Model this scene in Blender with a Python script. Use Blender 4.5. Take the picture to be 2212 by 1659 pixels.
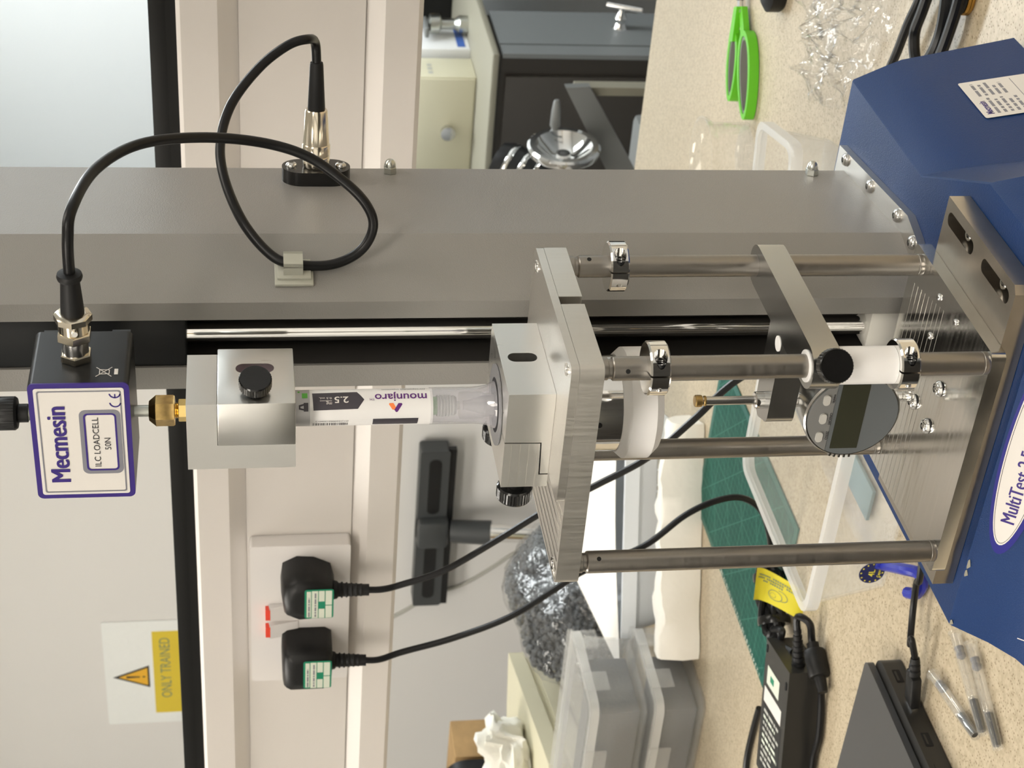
import bpy, bmesh, math, random
from mathutils import Vector, Matrix, noise
random.seed(7)
for o in list(bpy.data.objects): bpy.data.objects.remove(o)
SC = bpy.context.scene
COL = SC.collection
R = math.radians

# ------------------------------------------------------------------ camera
# calibrated on the rods, plates and trunking; metres, z = 0 is the top of the fixture's base plate
CAM = Vector((.5114, -.7088, .3701)); FPX = 3616.32
yaw, pitch, roll = R(34.7427), R(9.0287), R(-.915)
FW = Vector((-math.sin(yaw)*math.cos(pitch), math.cos(yaw)*math.cos(pitch), -math.sin(pitch)))
_rt = Vector((math.cos(yaw), math.sin(yaw), 0)); _up = _rt.cross(FW)
RT = math.cos(roll)*_rt + math.sin(roll)*_up
UP = -math.sin(roll)*_rt + math.cos(roll)*_up
cd = bpy.data.cameras.new('camera'); cam = bpy.data.objects.new('camera', cd); COL.objects.link(cam)
cd.sensor_fit = 'HORIZONTAL'; cd.sensor_width = 36; cd.lens = FPX/2212*36
m = Matrix((-UP, RT, -FW)).transposed().to_4x4(); m.translation = CAM     # the phone was held sideways
cam.matrix_world = m
cd.clip_start = .02; cd.clip_end = 30
cd.dof.use_dof = True; cd.dof.focus_distance = .90; cd.dof.aperture_fstop = 30
SC.camera = cam
def at(px, py, ax, val):
    """point of the place seen at photo pixel px,py on the plane ax = val (bench top, wall front ...)"""
    u, v = 1659-py, px
    d = FW + RT*((u-829.5)/FPX) - UP*((v-1106)/FPX)
    i = 'xyz'.index(ax)
    return CAM + d*((val-CAM[i])/d[i])

# ------------------------------------------------------------------ world, exposure
W = bpy.data.worlds.new('world'); SC.world = W; W.use_nodes = True
W.node_tree.nodes['Background'].inputs[0].default_value = (.95, .93, .9, 1)
W.node_tree.nodes['Background'].inputs[1].default_value = .25
vs = SC.view_settings; vs.view_transform = 'Standard'; vs.look = 'None'; vs.gamma = 1; vs.exposure = -0.18
vs.use_curve_mapping = False
ZB, ZF, ZC = -.135, -1.06, 1.55          # bench top, floor, ceiling
# ceiling light panels: x, y, half x, half y, strength, colour
PANELS = [(-.5, -1.5, .6, .3, 19, (1, .93, .83)), (1.35, -1.45, .6, .3, 17, (1, .93, .83)),  # unseen front pair, added to fill upright faces from the front
          (-1.5, .10, .6, .3, 13, (1, .95, .87)), (.9, .35, .6, .3, 6, (1, .94, .85)),
          (-.3, 2.55, .6, .3, 24, (.93, .98, 1)), (1.4, 2.55, .6, .3, 18, (.93, .98, 1))]  # unseen cool pair, added to brighten the far wall

# ------------------------------------------------------------------ materials
MATS = {}
def nt(name):
    m = bpy.data.materials.new(name); m.use_nodes = True; t = m.node_tree
    return m, t, t.nodes['Principled BSDF']
def pmat(name, col, rough=.5, metal=0, bump=None, var=None, spec=.5, coat=0, trans=0, alpha=1, ior=1.45, emit=None, aniso=None, sss=0):
    """principled; bump=(scale,strength[,distance]); var=(scale,amount); aniso=(sx,sy,sz,amount) stretched streaks"""
    m, t, p = nt(name)
    c = (*col, 1) if len(col) == 3 else col
    I = p.inputs
    I['Base Color'].default_value = c; I['Roughness'].default_value = rough; I['Metallic'].default_value = metal
    I['Specular IOR Level'].default_value = spec; I['Coat Weight'].default_value = coat
    I['Transmission Weight'].default_value = trans; I['Alpha'].default_value = alpha; I['IOR'].default_value = ior
    if sss: I['Subsurface Weight'].default_value = sss; I['Subsurface Radius'].default_value = (.01, .01, .01)
    if emit: I['Emission Color'].default_value = (*emit[0], 1); I['Emission Strength'].default_value = emit[1]
    N = t.nodes.new; L = t.links.new
    tc = N('ShaderNodeTexCoord')
    if bump:
        nz = N('ShaderNodeTexNoise'); nz.inputs['Scale'].default_value = bump[0]; nz.inputs['Detail'].default_value = 2
        b = N('ShaderNodeBump'); b.inputs['Strength'].default_value = bump[1]; b.inputs['Distance'].default_value = bump[2] if len(bump) > 2 else .001
        L(tc.outputs['Object'], nz.inputs['Vector']); L(nz.outputs['Fac'], b.inputs['Height']); L(b.outputs['Normal'], I['Normal'])
    if var:
        nz = N('ShaderNodeTexNoise'); nz.inputs['Scale'].default_value = var[0]; nz.inputs['Detail'].default_value = 4
        hs = N('ShaderNodeMix'); hs.data_type = 'RGBA'; hs.blend_type = 'MULTIPLY'
        mr = N('ShaderNodeMapRange'); mr.inputs[1].default_value = .3; mr.inputs[2].default_value = .7
        mr.inputs[3].default_value = 1-var[1]; mr.inputs[4].default_value = 1+var[1]*.3
        L(tc.outputs['Object'], nz.inputs['Vector']); L(nz.outputs['Fac'], mr.inputs[0])
        hs.inputs[0].default_value = 1; hs.inputs[6].default_value = c; L(mr.outputs[0], hs.inputs[7]); L(hs.outputs[2], I['Base Color'])
    if aniso:
        mp = N('ShaderNodeMapping'); mp.inputs['Scale'].default_value = aniso[:3]
        nz = N('ShaderNodeTexNoise'); nz.inputs['Scale'].default_value = 1; nz.inputs['Detail'].default_value = 3
        L(tc.outputs['Object'], mp.inputs[0]); L(mp.outputs[0], nz.inputs['Vector'])
        mr = N('ShaderNodeMapRange'); mr.inputs[1].default_value = .25; mr.inputs[2].default_value = .75
        mr.inputs[3].default_value = max(.02, rough-aniso[3]); mr.inputs[4].default_value = rough+aniso[3]
        L(nz.outputs['Fac'], mr.inputs[0]); L(mr.outputs[0], I['Roughness'])
        b = N('ShaderNodeBump'); b.inputs['Strength'].default_value = .012; b.inputs['Distance'].default_value = .0001
        L(nz.outputs['Fac'], b.inputs['Height']); L(b.outputs['Normal'], I['Normal'])
    MATS[name] = m
    return m
def film(name, col, fac, rough=.1, bump=None, trl=0, ior=1.3):
    """thin clear or milky plastic: part see-through, part glossy/white"""
    m, t, p = nt(name)
    p.inputs['Base Color'].default_value = (*col, 1); p.inputs['Roughness'].default_value = rough
    N = t.nodes.new; L = t.links.new
    tr = N('ShaderNodeBsdfTransparent'); mx = N('ShaderNodeMixShader'); mx.inputs[0].default_value = fac
    lw = N('ShaderNodeLayerWeight'); lw.inputs[0].default_value = .5     # thin sheet: same sheen on both sides
    pw = N('ShaderNodeMath'); pw.operation = 'POWER'; pw.inputs[1].default_value = 4; L(lw.outputs['Facing'], pw.inputs[0])
    fr = N('ShaderNodeMath'); fr.operation = 'MULTIPLY_ADD'; fr.use_clamp = True; fr.inputs[1].default_value = .55; fr.inputs[2].default_value = ((ior-1)/(ior+1))**2*1.5
    L(pw.outputs[0], fr.inputs[0])
    gl = N('ShaderNodeBsdfGlossy'); gl.inputs['Roughness'].default_value = rough; mg = N('ShaderNodeMixShader')
    L(fr.outputs[0], mg.inputs[0]); L(gl.outputs[0], mg.inputs[2])
    last = p.outputs[0]
    if trl:
        tl = N('ShaderNodeBsdfTranslucent'); tl.inputs[0].default_value = (*col, 1)
        m2 = N('ShaderNodeMixShader'); m2.inputs[0].default_value = trl
        L(p.outputs[0], m2.inputs[1]); L(tl.outputs[0], m2.inputs[2]); last = m2.outputs[0]
    if bump:
        tc = N('ShaderNodeTexCoord'); nz = N('ShaderNodeTexNoise'); nz.inputs['Scale'].default_value = bump[0]; nz.inputs['Detail'].default_value = 3
        b = N('ShaderNodeBump'); b.inputs['Strength'].default_value = bump[1]; b.inputs['Distance'].default_value = .004
        L(tc.outputs['Object'], nz.inputs['Vector']); L(nz.outputs['Fac'], b.inputs['Height']); L(b.outputs['Normal'], p.inputs['Normal']); L(b.outputs['Normal'], gl.inputs['Normal']); L(b.outputs['Normal'], lw.inputs['Normal'])
    out = t.nodes['Material Output']
    L(tr.outputs[0], mg.inputs[1]); L(mg.outputs[0], mx.inputs[1]); L(last, mx.inputs[2]); L(mx.outputs[0], out.inputs[0])
    MATS[name] = m
    return m
pmat('wall_paint', (.76, .755, .74), .7, bump=(180, .05))
pmat('far_paint', (.84, .86, .85), .7, bump=(180, .05))
pmat('ceiling_paint', (.8, .79, .76), .8, bump=(60, .05))
pmat('floor_vinyl', (.16, .165, .165), .45, var=(14, .2))
pmat('trunking_plastic', (.62, .585, .55), .42, bump=(700, .04))
pmat('black_rail', (.008, .008, .0075), .45, bump=(900, .03), spec=.25)
def bench_mat():
    m, t, p = nt('bench_laminate'); N = t.nodes.new; L = t.links.new
    tc = N('ShaderNodeTexCoord')
    v = N('ShaderNodeTexVoronoi'); v.inputs['Scale'].default_value = 330
    r = N('ShaderNodeValToRGB'); r.color_ramp.elements[0].position = .14; r.color_ramp.elements[1].position = .3
    r.color_ramp.elements[0].color = (.22, .16, .09, 1); r.color_ramp.elements[1].color = (.49, .415, .295, 1)
    n2 = N('ShaderNodeTexNoise'); n2.inputs['Scale'].default_value = 260; n2.inputs['Detail'].default_value = 3
    r2 = N('ShaderNodeValToRGB'); r2.color_ramp.elements[0].position = .35; r2.color_ramp.elements[1].position = .6
    r2.color_ramp.elements[0].color = (.80, .78, .74, 1); r2.color_ramp.elements[1].color = (1, 1, 1, 1)
    mx = N('ShaderNodeMix'); mx.data_type = 'RGBA'; mx.blend_type = 'MULTIPLY'; mx.inputs[0].default_value = 1
    L(tc.outputs['Object'], v.inputs['Vector']); L(tc.outputs['Object'], n2.inputs['Vector'])
    L(v.outputs['Distance'], r.inputs[0]); L(n2.outputs['Fac'], r2.inputs[0])
    L(r.outputs[0], mx.inputs[6]); L(r2.outputs[0], mx.inputs[7]); L(mx.outputs[2], p.inputs['Base Color'])
    p.inputs['Roughness'].default_value = .42
    MATS['bench_laminate'] = m
bench_mat()
pmat('powder_grey', (.245, .235, .22), .33, bump=(1300, .35, .0005))
pmat('powder_blue', (.007, .033, .125), .38, bump=(1500, .4, .0005), spec=.25)
pmat('brushed_alu', (.72, .71, .68), .30, 1, aniso=(350, 350, 20, .03))
pmat('mirror_alu', (.70, .69, .66), .16, 1, aniso=(25, 420, 25, .06))
pmat('satin_alu', (.66, .635, .59), .36, 1, aniso=(900, 900, 40, .08))
pmat('rod_anodised', (.33, .307, .28), .34, 1, aniso=(30, 30, 900, .06))
pmat('chrome', (.86, .85, .83), .09, 1)
pmat('steel', (.62, .61, .59), .2, 1)
pmat('zinc', (.55, .56, .52), .28, 1)
pmat('stainless', (.50, .46, .40), .30, 1, var=(60, .10))
pmat('arm_steel', (.48, .48, .47), .24, 1)
pmat('nickel', (.75, .68, .56), .17, 1)
pmat('brass', (.58, .40, .16), .3, 1, var=(150, .4))
pmat('brass_bright', (.85, .62, .24), .18, 1)
pmat('black_metal', (.010, .011, .012), .35, 0, spec=.4)
pmat('black_plastic', (.010, .010, .010), .4, spec=.3)
pmat('black_rubber', (.010, .010, .0105), .5, spec=.3)
pmat('black_cable', (.008, .008, .0085), .32, spec=.3)
pmat('black_gloss', (.008, .008, .008), .18, bump=(900, .1))
pmat('black_void', (.006, .006, .006), .8)
pmat('bellows_black', (.02, .018, .016), .6)
pmat('delrin', (.79, .78, .77), .4, sss=.3)
pmat('nylon_white', (.80, .78, .72), .35)
pmat('label_white', (.70, .67, .63), .32)
pmat('purple_ink', (.032, .014, .18), .4)
pmat('grey_ink', (.20, .20, .23), .4)
pmat('dark_ink', (.03, .03, .035), .4)
pmat('pen_label', (.74, .73, .72), .35)
pmat('pen_label_grey', (.42, .415, .42), .3, metal=.2)
pmat('pen_black', (.045, .04, .05), .4)
pmat('pen_purple', (.10, .015, .16), .4)
pmat('pen_orange', (.85, .22, .06), .4)
pmat('pen_green', (.10, .42, .05), .4)
film('pen_clear', (.62, .60, .66), .18, .04, ior=1.6)
film('lid_clear', (.86, .86, .84), .16, .25, trl=.3)
pmat('pen_inner', (.30, .31, .31), .3)
pmat('pen_spring', (.42, .44, .42), .3)
pmat('washer_grey', (.22, .22, .23), .4, .4)
pmat('slot_purple', (.16, .10, .14), .4)
pmat('gauge_face', (.105, .115, .12), .4)
pmat('badge_navy', (.012, .012, .20), .35)
pmat('teal_plastic', (.16, .24, .26), .4)
pmat('gauge_face_upper', (.17, .17, .165), .45)
pmat('lcd', (.035, .036, .024), .16)
pmat('button_grey', (.45, .44, .41), .45)
pmat('clip_plastic', (.40, .40, .34), .45)
pmat('socket_white', (.70, .67, .65), .25)
pmat('red_ink', (.75, .06, .03), .4)
pmat('pat_green', (.01, .22, .12), .4)
pmat('pat_white', (.62, .66, .56), .4)
def mat_grid():
    m, t, p = nt('cutting_mat'); N = t.nodes.new; L = t.links.new
    tc = N('ShaderNodeTexCoord'); p.inputs['Roughness'].default_value = .5; p.inputs['Specular IOR Level'].default_value = .15
    def lines(ang, sc, w):
        mp = N('ShaderNodeMapping'); mp.inputs['Rotation'].default_value = (0, 0, ang); mp.inputs['Scale'].default_value = (sc,)*3
        sx = N('ShaderNodeSeparateXYZ'); L(tc.outputs['Object'], mp.inputs[0]); L(mp.outputs[0], sx.inputs[0])
        fr = N('ShaderNodeMath'); fr.operation = 'FRACT'; L(sx.outputs[0], fr.inputs[0])
        lt = N('ShaderNodeMath'); lt.operation = 'LESS_THAN'; lt.inputs[1].default_value = w; L(fr.outputs[0], lt.inputs[0])
        return lt.outputs[0]
    o = None
    for ang, sc, w in ((0, 100, .07), (math.pi/2, 100, .07), (R(45), 20, .025), (R(-45), 20, .025), (R(60), 20, .02), (0, 20, .03), (math.pi/2, 20, .03)):
        l = lines(ang, sc, w)
        if o is None: o = l
        else:
            mx = N('ShaderNodeMath'); mx.operation = 'MAXIMUM'; L(o, mx.inputs[0]); L(l, mx.inputs[1]); o = mx.outputs[0]
    mx = N('ShaderNodeMix'); mx.data_type = 'RGBA'
    mx.inputs[6].default_value = (.004, .072, .052, 1); mx.inputs[7].default_value = (.035, .15, .115, 1)
    L(o, mx.inputs[0]); L(mx.outputs[2], p.inputs['Base Color'])
    MATS['cutting_mat'] = m
mat_grid()
pmat('mat_edge', (.008, .10, .075), .5)
pmat('scissor_green', (.11, .46, .015), .35)
pmat('scissor_grey', (.17, .175, .16), .55)
film('box_clear', (.86, .86, .84), .11, .2, trl=.4)
film('box_rim', (.88, .88, .86), .45, .25, trl=.25)
film('bag_clear', (.88, .87, .84), .03, .10, bump=(110, .4), ior=1.35)
film('glass_clear', (.88, .9, .88), .02, .02, ior=1.35)
film('pellet_film', (.90, .90, .88), .03, .07, bump=(70, .9), ior=1.5)
pmat('latch_blue', (.02, .03, .33), .3)
pmat('sticker_navy', (.008, .014, .09), .4)
pmat('sticker_yellow', (.8, .72, .06), .4)
pmat('tag_yellow', (.70, .62, .04), .45)
pmat('foam_grey', (.12, .125, .13), .9, bump=(300, .6))
pmat('pellet', (.10, .11, .12), .5, var=(300, .5))
pmat('paper_white', (.86, .83, .77), .7, bump=(60, .12))
pmat('tissue_white', (.80, .77, .70), .75, bump=(45, .5, .004))
pmat('tray_white', (.68, .71, .74), .35)
pmat('cream_plastic', (.62, .58, .42), .45)
pmat('cloth_white', (.82, .80, .72), .8, bump=(70, .4, .003))
pmat('cardboard', (.45, .29, .13), .75, var=(40, .15))
pmat('laptop_grey', (.075, .075, .075), .35, .3)
pmat('laptop_dark', (.022, .021, .019), .35)
pmat('sign_paper', (.88, .91, .90), .15, bump=(35, .6, .004))
pmat('sign_yellow', (.75, .58, .05), .3)
pmat('sign_orange', (.85, .48, .04), .3)
pmat('sign_ink', (.20, .25, .16), .5)
pmat('squeegee_grey', (.055, .06, .063), .45)
pmat('squeegee_black', (.008, .009, .01), .4)
pmat('wire_grey', (.42, .42, .38), .5)
pmat('cabinet_dark', (.035, .030, .024), .5)  # shade on the side bench's front put into the colour; other dark panels share it
pmat('cabinet_grey', (.19, .20, .20), .45)
pmat('wall_dim', (.32, .32, .31), .7)
pmat('worktop_edge', (.26, .245, .19), .5)
pmat('drawer_cream', (.60, .57, .42), .5)
pmat('carton_white', (.75, .76, .76), .6)
pmat('ink_blue', (.05, .12, .40), .5)
pmat('ink_pink', (.80, .42, .42), .5)
pmat('machine_grey', (.17, .175, .17), .4)
pmat('glass_tube', (.80, .80, .76), .03, trans=0)
film('syringe_glass', (.85, .85, .80), .07, .03, ior=1.6)
pmat('stopper_grey', (.22, .22, .235), .5)
pmat('shield_grey', (.03, .029, .028), .3)
pmat('amber', (.30, .17, .04), .5)
pmat('gold', (.55, .32, .08), .3, 1)

# ------------------------------------------------------------------ builders
OFF = {}
def B(): return bmesh.new()
def link(name, me, parent, loc):
    o = bpy.data.objects.new(name, me); COL.objects.link(o)
    if parent is not None: o.parent = parent
    else: o.location = loc
    OFF[o.name] = loc
    return o
def obj(name, bm, mat, parent=None, bevel=0, smooth=35, seg=2, kind=None):
    """link bm (world coordinates) as one mesh object"""
    if bevel:
        es = [e for e in bm.edges if len(e.link_faces) == 2 and e.calc_face_angle(0) > R(40)]
        bmesh.ops.bevel(bm, geom=es, offset=bevel, segments=seg, affect='EDGES', profile=.5, clamp_overlap=True)
    bmesh.ops.recalc_face_normals(bm, faces=bm.faces)
    if parent is not None: loc = OFF[parent.name]
    else:
        xs = [v.co for v in bm.verts]
        loc = Vector((sum(c.x for c in xs)/len(xs), sum(c.y for c in xs)/len(xs), min(c.z for c in xs)))
    bmesh.ops.translate(bm, verts=bm.verts, vec=-loc)
    me = bpy.data.meshes.new(name); bm.to_mesh(me); bm.free()
    if smooth:
        for p in me.polygons: p.use_smooth = True
        me.set_sharp_from_angle(angle=R(smooth))
    me.materials.append(MATS[mat])
    o = link(name, me, parent, loc)
    if kind: o['kind'] = kind
    return o
def tag(o, label, cat, group=None, kind=None):
    o['label'] = label; o['category'] = cat
    if group: o['group'] = group
    if kind: o['kind'] = kind
    return o
def thing(name, label, cat, loc, group=None):
    o = bpy.data.objects.new(name, None); COL.objects.link(o)
    o.location = loc; o.empty_display_size = .02; OFF[o.name] = Vector(loc)
    return tag(o, label, cat, group)
def struct(name, bm, mat, **k):
    o = obj(name, bm, mat, **k); o['kind'] = 'structure'; return o
def box(bm, x0, x1, y0, y1, z0, z1, M=None):
    c = Vector(((x0+x1)/2, (y0+y1)/2, (z0+z1)/2))
    mt = Matrix.Translation(c) @ Matrix.Diagonal((abs(x1-x0), abs(y1-y0), abs(z1-z0), 1))
    bmesh.ops.create_cube(bm, size=1, matrix=(M @ mt) if M else mt)
    return bm
def prism(bm, pts, a0, a1, ax='z'):
    def P(p, a):
        return Vector((p[0], p[1], a)) if ax == 'z' else Vector((p[0], a, p[1])) if ax == 'y' else Vector((a, p[0], p[1]))
    lo = [bm.verts.new(P(p, a0)) for p in pts]; hi = [bm.verts.new(P(p, a1)) for p in pts]
    n = len(pts)
    bm.faces.new(lo[::-1]); bm.faces.new(hi)
    for i in range(n): bm.faces.new((lo[i], lo[(i+1) % n], hi[(i+1) % n], hi[i]))
    return bm
def rrect(x0, x1, y0, y1, r, n=5):
    out = []
    for cx, cy, a in ((x1-r, y1-r, 0), (x0+r, y1-r, 90), (x0+r, y0+r, 180), (x1-r, y0+r, 270)):
        for i in range(n+1):
            t = R(a+90*i/n); out.append((cx+r*math.cos(t), cy+r*math.sin(t)))
    return out
def ring(bm, c, e1, e2, r, n):
    return [bm.verts.new(c+e1*(r*math.cos(2*math.pi*i/n))+e2*(r*math.sin(2*math.pi*i/n))) for i in range(n)]
def frame(d):
    d = Vector(d).normalized(); a = Vector((0, 0, 1)) if abs(d.z) < .9 else Vector((1, 0, 0))
    e1 = a.cross(d).normalized(); return e1, d.cross(e1)
def lathe(bm, prof, o, d=(0, 0, 1), n=32, caps=True):
    """prof = [(radius, distance along d)]"""
    d = Vector(d).normalized(); e1, e2 = frame(d); o = Vector(o)
    rs = [ring(bm, o+d*t, e1, e2, max(r, 1e-6), n) for r, t in prof]
    for a, b in zip(rs, rs[1:]):
        for i in range(n): bm.faces.new((a[i], a[(i+1) % n], b[(i+1) % n], b[i]))
    if caps: bm.faces.new(rs[0][::-1]); bm.faces.new(rs[-1])
    return bm
def cyl(bm, p0, p1, r0, r1=None, n=24):
    p0 = Vector(p0); p1 = Vector(p1)
    return lathe(bm, [(r0, 0), (r0 if r1 is None else r1, (p1-p0).length)], p0, p1-p0, n)
def smoothpath(pts, k=8):
    P = [Vector(p) for p in pts]; P = [P[0]*2-P[1]]+P+[P[-1]*2-P[-2]]; out = []
    for i in range(1, len(P)-2):
        a, b, c, d = P[i-1:i+3]
        for j in range(k):
            t = j/k
            out.append(.5*((2*b)+(c-a)*t+(2*a-5*b+4*c-d)*t*t+(3*b-a-3*c+d)*t**3))
    out.append(P[-2]); return out
def tube(bm, pts, r, n=10, k=8):
    P = smoothpath(pts, k); prev = None; rs = []
    for i, p in enumerate(P):
        d = (P[min(i+1, len(P)-1)]-P[max(i-1, 0)]).normalized()
        if prev is None: e1, e2 = frame(d)
        else:
            e1 = (prev-d*prev.dot(d)).normalized(); e2 = d.cross(e1)
        prev = e1
        rr = r(i/(len(P)-1)) if callable(r) else r
        rs.append(ring(bm, p, e1, e2, rr, n))
    for a, b in zip(rs, rs[1:]):
        for i in range(n): bm.faces.new((a[i], a[(i+1) % n], b[(i+1) % n], b[i]))
    bm.faces.new(rs[0][::-1]); bm.faces.new(rs[-1])
    return bm
def cut(o, bm):
    """subtract bm (world coordinates) from mesh object o"""
    bmesh.ops.recalc_face_normals(bm, faces=bm.faces)
    bmesh.ops.translate(bm, verts=bm.verts, vec=-OFF[o.name])
    me = bpy.data.meshes.new('c'); bm.to_mesh(me); bm.free()
    c = bpy.data.objects.new('c', me); COL.objects.link(c)
    if o.parent: c.location = OFF[o.name]
    else: c.location = o.location
    md = o.modifiers.new('b', 'BOOLEAN'); md.operation = 'DIFFERENCE'; md.object = c; md.solver = 'EXACT'
    dg = bpy.context.evaluated_depsgraph_get(); dg.update()
    nm = bpy.data.meshes.new_from_object(o.evaluated_get(dg)); o.modifiers.clear()
    old = o.data; o.data = nm; nm.name = old.name
    bpy.data.objects.remove(c); bpy.data.meshes.remove(me)
    nm.set_sharp_from_angle(angle=R(35))
    return o
def flat(bm, pts, o, ex, ey, th=.00015):
    """thin decal: pts (a,b) in the plane o + a*ex + b*ey, th thick"""
    o, ex, ey = Vector(o), Vector(ex), Vector(ey); nz = ex.cross(ey).normalized()
    lo = [bm.verts.new(o+ex*a+ey*b) for a, b in pts]; hi = [bm.verts.new(o+ex*a+ey*b+nz*th) for a, b in pts]
    n = len(pts); bm.faces.new(lo[::-1]); bm.faces.new(hi)
    for i in range(n): bm.faces.new((lo[i], lo[(i+1) % n], hi[(i+1) % n], hi[i]))
    return bm
def frameflat(bm, outer, inner, o, ex, ey, th=.00015):
    """flat band between two outlines with the same point count"""
    o, ex, ey = Vector(o), Vector(ex), Vector(ey); nz = ex.cross(ey).normalized(); n = len(outer)
    V = [[bm.verts.new(o+ex*a+ey*b+nz*h) for a, b in pts] for pts in (outer, inner) for h in (0, th)]
    ol, oh, il, ih = V
    for i in range(n):
        j = (i+1) % n
        for q in ((ol[i], ol[j], oh[j], oh[i]), (oh[i], oh[j], ih[j], ih[i]), (ih[i], ih[j], il[j], il[i]), (il[i], il[j], ol[j], ol[i])): bm.faces.new(q)
    return bm
TXT = {}
def textbm(body, size, sx=1, bold=0, align='LEFT'):
    """text as a flat bmesh, baseline on y=0"""
    cu = bpy.data.curves.new('t', 'FONT'); cu.body = body; cu.size = size; cu.offset = bold*size; cu.resolution_u = 3
    cu.align_x = align
    o = bpy.data.objects.new('t', cu); COL.objects.link(o)
    dg = bpy.context.evaluated_depsgraph_get(); me = bpy.data.meshes.new_from_object(o.evaluated_get(dg))
    bm = B(); bm.from_mesh(me); bpy.data.objects.remove(o); bpy.data.meshes.remove(me); bpy.data.curves.remove(cu)
    for v in bm.verts: v.co.x *= sx
    return bm
def text(name, body, mat, parent, o, ex, ey, size, sx=1, bold=0, align='LEFT', th=.0001):
    bm = textbm(body, size, sx, bold, align)
    o, ex, ey = Vector(o), Vector(ex).normalized(), Vector(ey).normalized(); nz = ex.cross(ey)
    for v in bm.verts: v.co = o+ex*v.co.x+ey*v.co.y+nz*th
    r = bmesh.ops.extrude_face_region(bm, geom=bm.faces[:])
    vs_ = [g for g in r['geom'] if isinstance(g, bmesh.types.BMVert)]
    bmesh.ops.translate(bm, verts=vs_, vec=nz*th)
    return obj(name, bm, mat, parent, smooth=0)
def fineprint(name, mat, parent, o, ex, ey, length, h, seed=0, th=.0001):
    """a line of print too small to read: word-long ink dashes"""
    rg = random.Random(seed); bm = B(); x = 0
    while x < length:
        w = min(h*rg.choice((.8, 1.3, 2.0, 2.6)), length-x)
        flat(bm, [(x, 0), (x+w, 0), (x+w, h*.62), (x, h*.62)], o, Vector(ex).normalized(), Vector(ey).normalized(), th); x += w+h*.45
    return obj(name, bm, mat, parent, smooth=0)
def hexprism(bm, o, d, r, h, bore=0, rot=0):
    return lathe(bm, [(r*.93, 0), (r, h*.08), (r, h*.92), (r*.93, h)], o, d, 6)
def button_head(parent, p, d, r, mat='steel', n=20, name='screw'):
    """domed socket screw head at p pointing along d"""
    d = Vector(d).normalized()
    s = obj(name, lathe(B(), [(r, 0), (r*.98, r*.25), (r*.8, r*.55), (r*.5, r*.7), (r*.42, r*.7), (r*.40, r*.3), (0, r*.3)], p, d, n), mat, parent)
    return s
def copy_tree(o, parent=None):
    c = o.copy(); COL.objects.link(c); c.parent = parent
    for ch in list(o.children): copy_tree(ch, c)
    return c

# ================================================================== the room
struct('floor', box(B(), -3.6, 2.6, -2.4, 3.5, ZF-.05, ZF), 'floor_vinyl')
struct('ceiling', box(B(), -3.6, 2.6, -2.4, 3.5, ZC, ZC+.05), 'ceiling_paint')
struct('wall_left', box(B(), -3.65, -3.6, -2.4, 3.5, ZF, ZC), 'wall_paint')
struct('wall_right', box(B(), 2.6, 2.65, -2.4, 3.5, ZF, ZC), 'wall_paint')
struct('wall_front', box(B(), -3.6, 2.6, -2.45, -2.4, ZF, ZC), 'wall_paint')
struct('wall_back', box(B(), -3.6, 2.6, 3.5, 3.55, ZF, ZC), 'far_paint')
struct('wall_partition', box(B(), -3.6, -1.113, 1.65, 1.75, ZF, ZC), 'wall_paint')
for i, (x, y, hx, hy, st, c) in enumerate(PANELS):
    pmat('panel_light_%d' % i, c, .5, emit=(c, st))
    t = thing('ceiling_light', 'ceiling panel lamp ' + ('added in front of the test machine as fill', 'added near the right wall before the bench as fill', 'above the left end of the bench', 'above the right end of the bench', 'added above the side bench to brighten the far wall', 'added above the far right aisle to brighten the far wall')[i], 'light', (x, y, ZC-.03), 'ceiling panel lamps')
    bm = B(); frameflat(bm, [(-hx-.03, -hy-.03), (hx+.03, -hy-.03), (hx+.03, hy+.03), (-hx-.03, hy+.03)], [(-hx, -hy), (hx, -hy), (hx, hy), (-hx, hy)], (x, y, ZC-.025), (1, 0, 0), (0, 1, 0), .025)
    obj('frame', bm, 'nylon_white', t)
    obj('diffuser', box(B(), x-hx, x+hx, y-hy, y+hy, ZC-.018, ZC-.012), 'panel_light_%d' % i, t)

# lab bench with a service spine standing on it
t = thing('lab_bench', 'long cream speckled lab bench carrying the test machine', 'bench', (-.4, .3, ZF))
obj('worktop', box(B(), -2.4, 1.3, -.26, 1.205, ZB-.03, ZB), 'bench_laminate', t, bevel=.003)
for x in (-2.3, -.9, .5, 1.2):
    for y in (-.20, 1.1): obj('leg', box(B(), x-.025, x+.025, y-.025, y+.025, ZF, ZB-.03), 'cabinet_grey', t)
obj('apron', box(B(), -2.3, 1.2, -.19, -.17, ZB-.13, ZB-.03), 'cabinet_grey', t)

t = thing('service_trunking', 'white three-compartment dado trunking on posts above the bench', 'trunking', (-.3, .46, ZB))
YT = .43
obj('upper_cover', prism(B(), [(.44, .415), (YT, .415), (YT-.002, .412), (YT-.002, .386), (YT+.008, .3716), (.44, .3716)], -2.2, .9, 'x'), 'trunking_plastic', t, smooth=0)
obj('socket_panel', prism(B(), [(.44, .3714), (YT+.006, .3714), (YT+.006, .2805), (.44, .2805)], -2.2, .9, 'x'), 'trunking_plastic', t)
obj('lower_cover', prism(B(), [(.44, .2803), (YT+.008, .2803), (YT-.002, .267), (YT-.002, .243), (YT+.001, .2395), (.44, .2395)], -2.2, .9, 'x'), 'trunking_plastic', t, smooth=0)
obj('back_box', box(B(), -2.2, .9, .44, .50, .2395, .415), 'trunking_plastic', t)
for x in (-1.6, .45): obj('post', box(B(), x-.03, x+.03, .445, .495, ZB, .2395), 'powder_grey', t)
t = thing('black_rail', 'black metal rail running along the top of the trunking', 'rail', (-.3, .46, .415))
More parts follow.
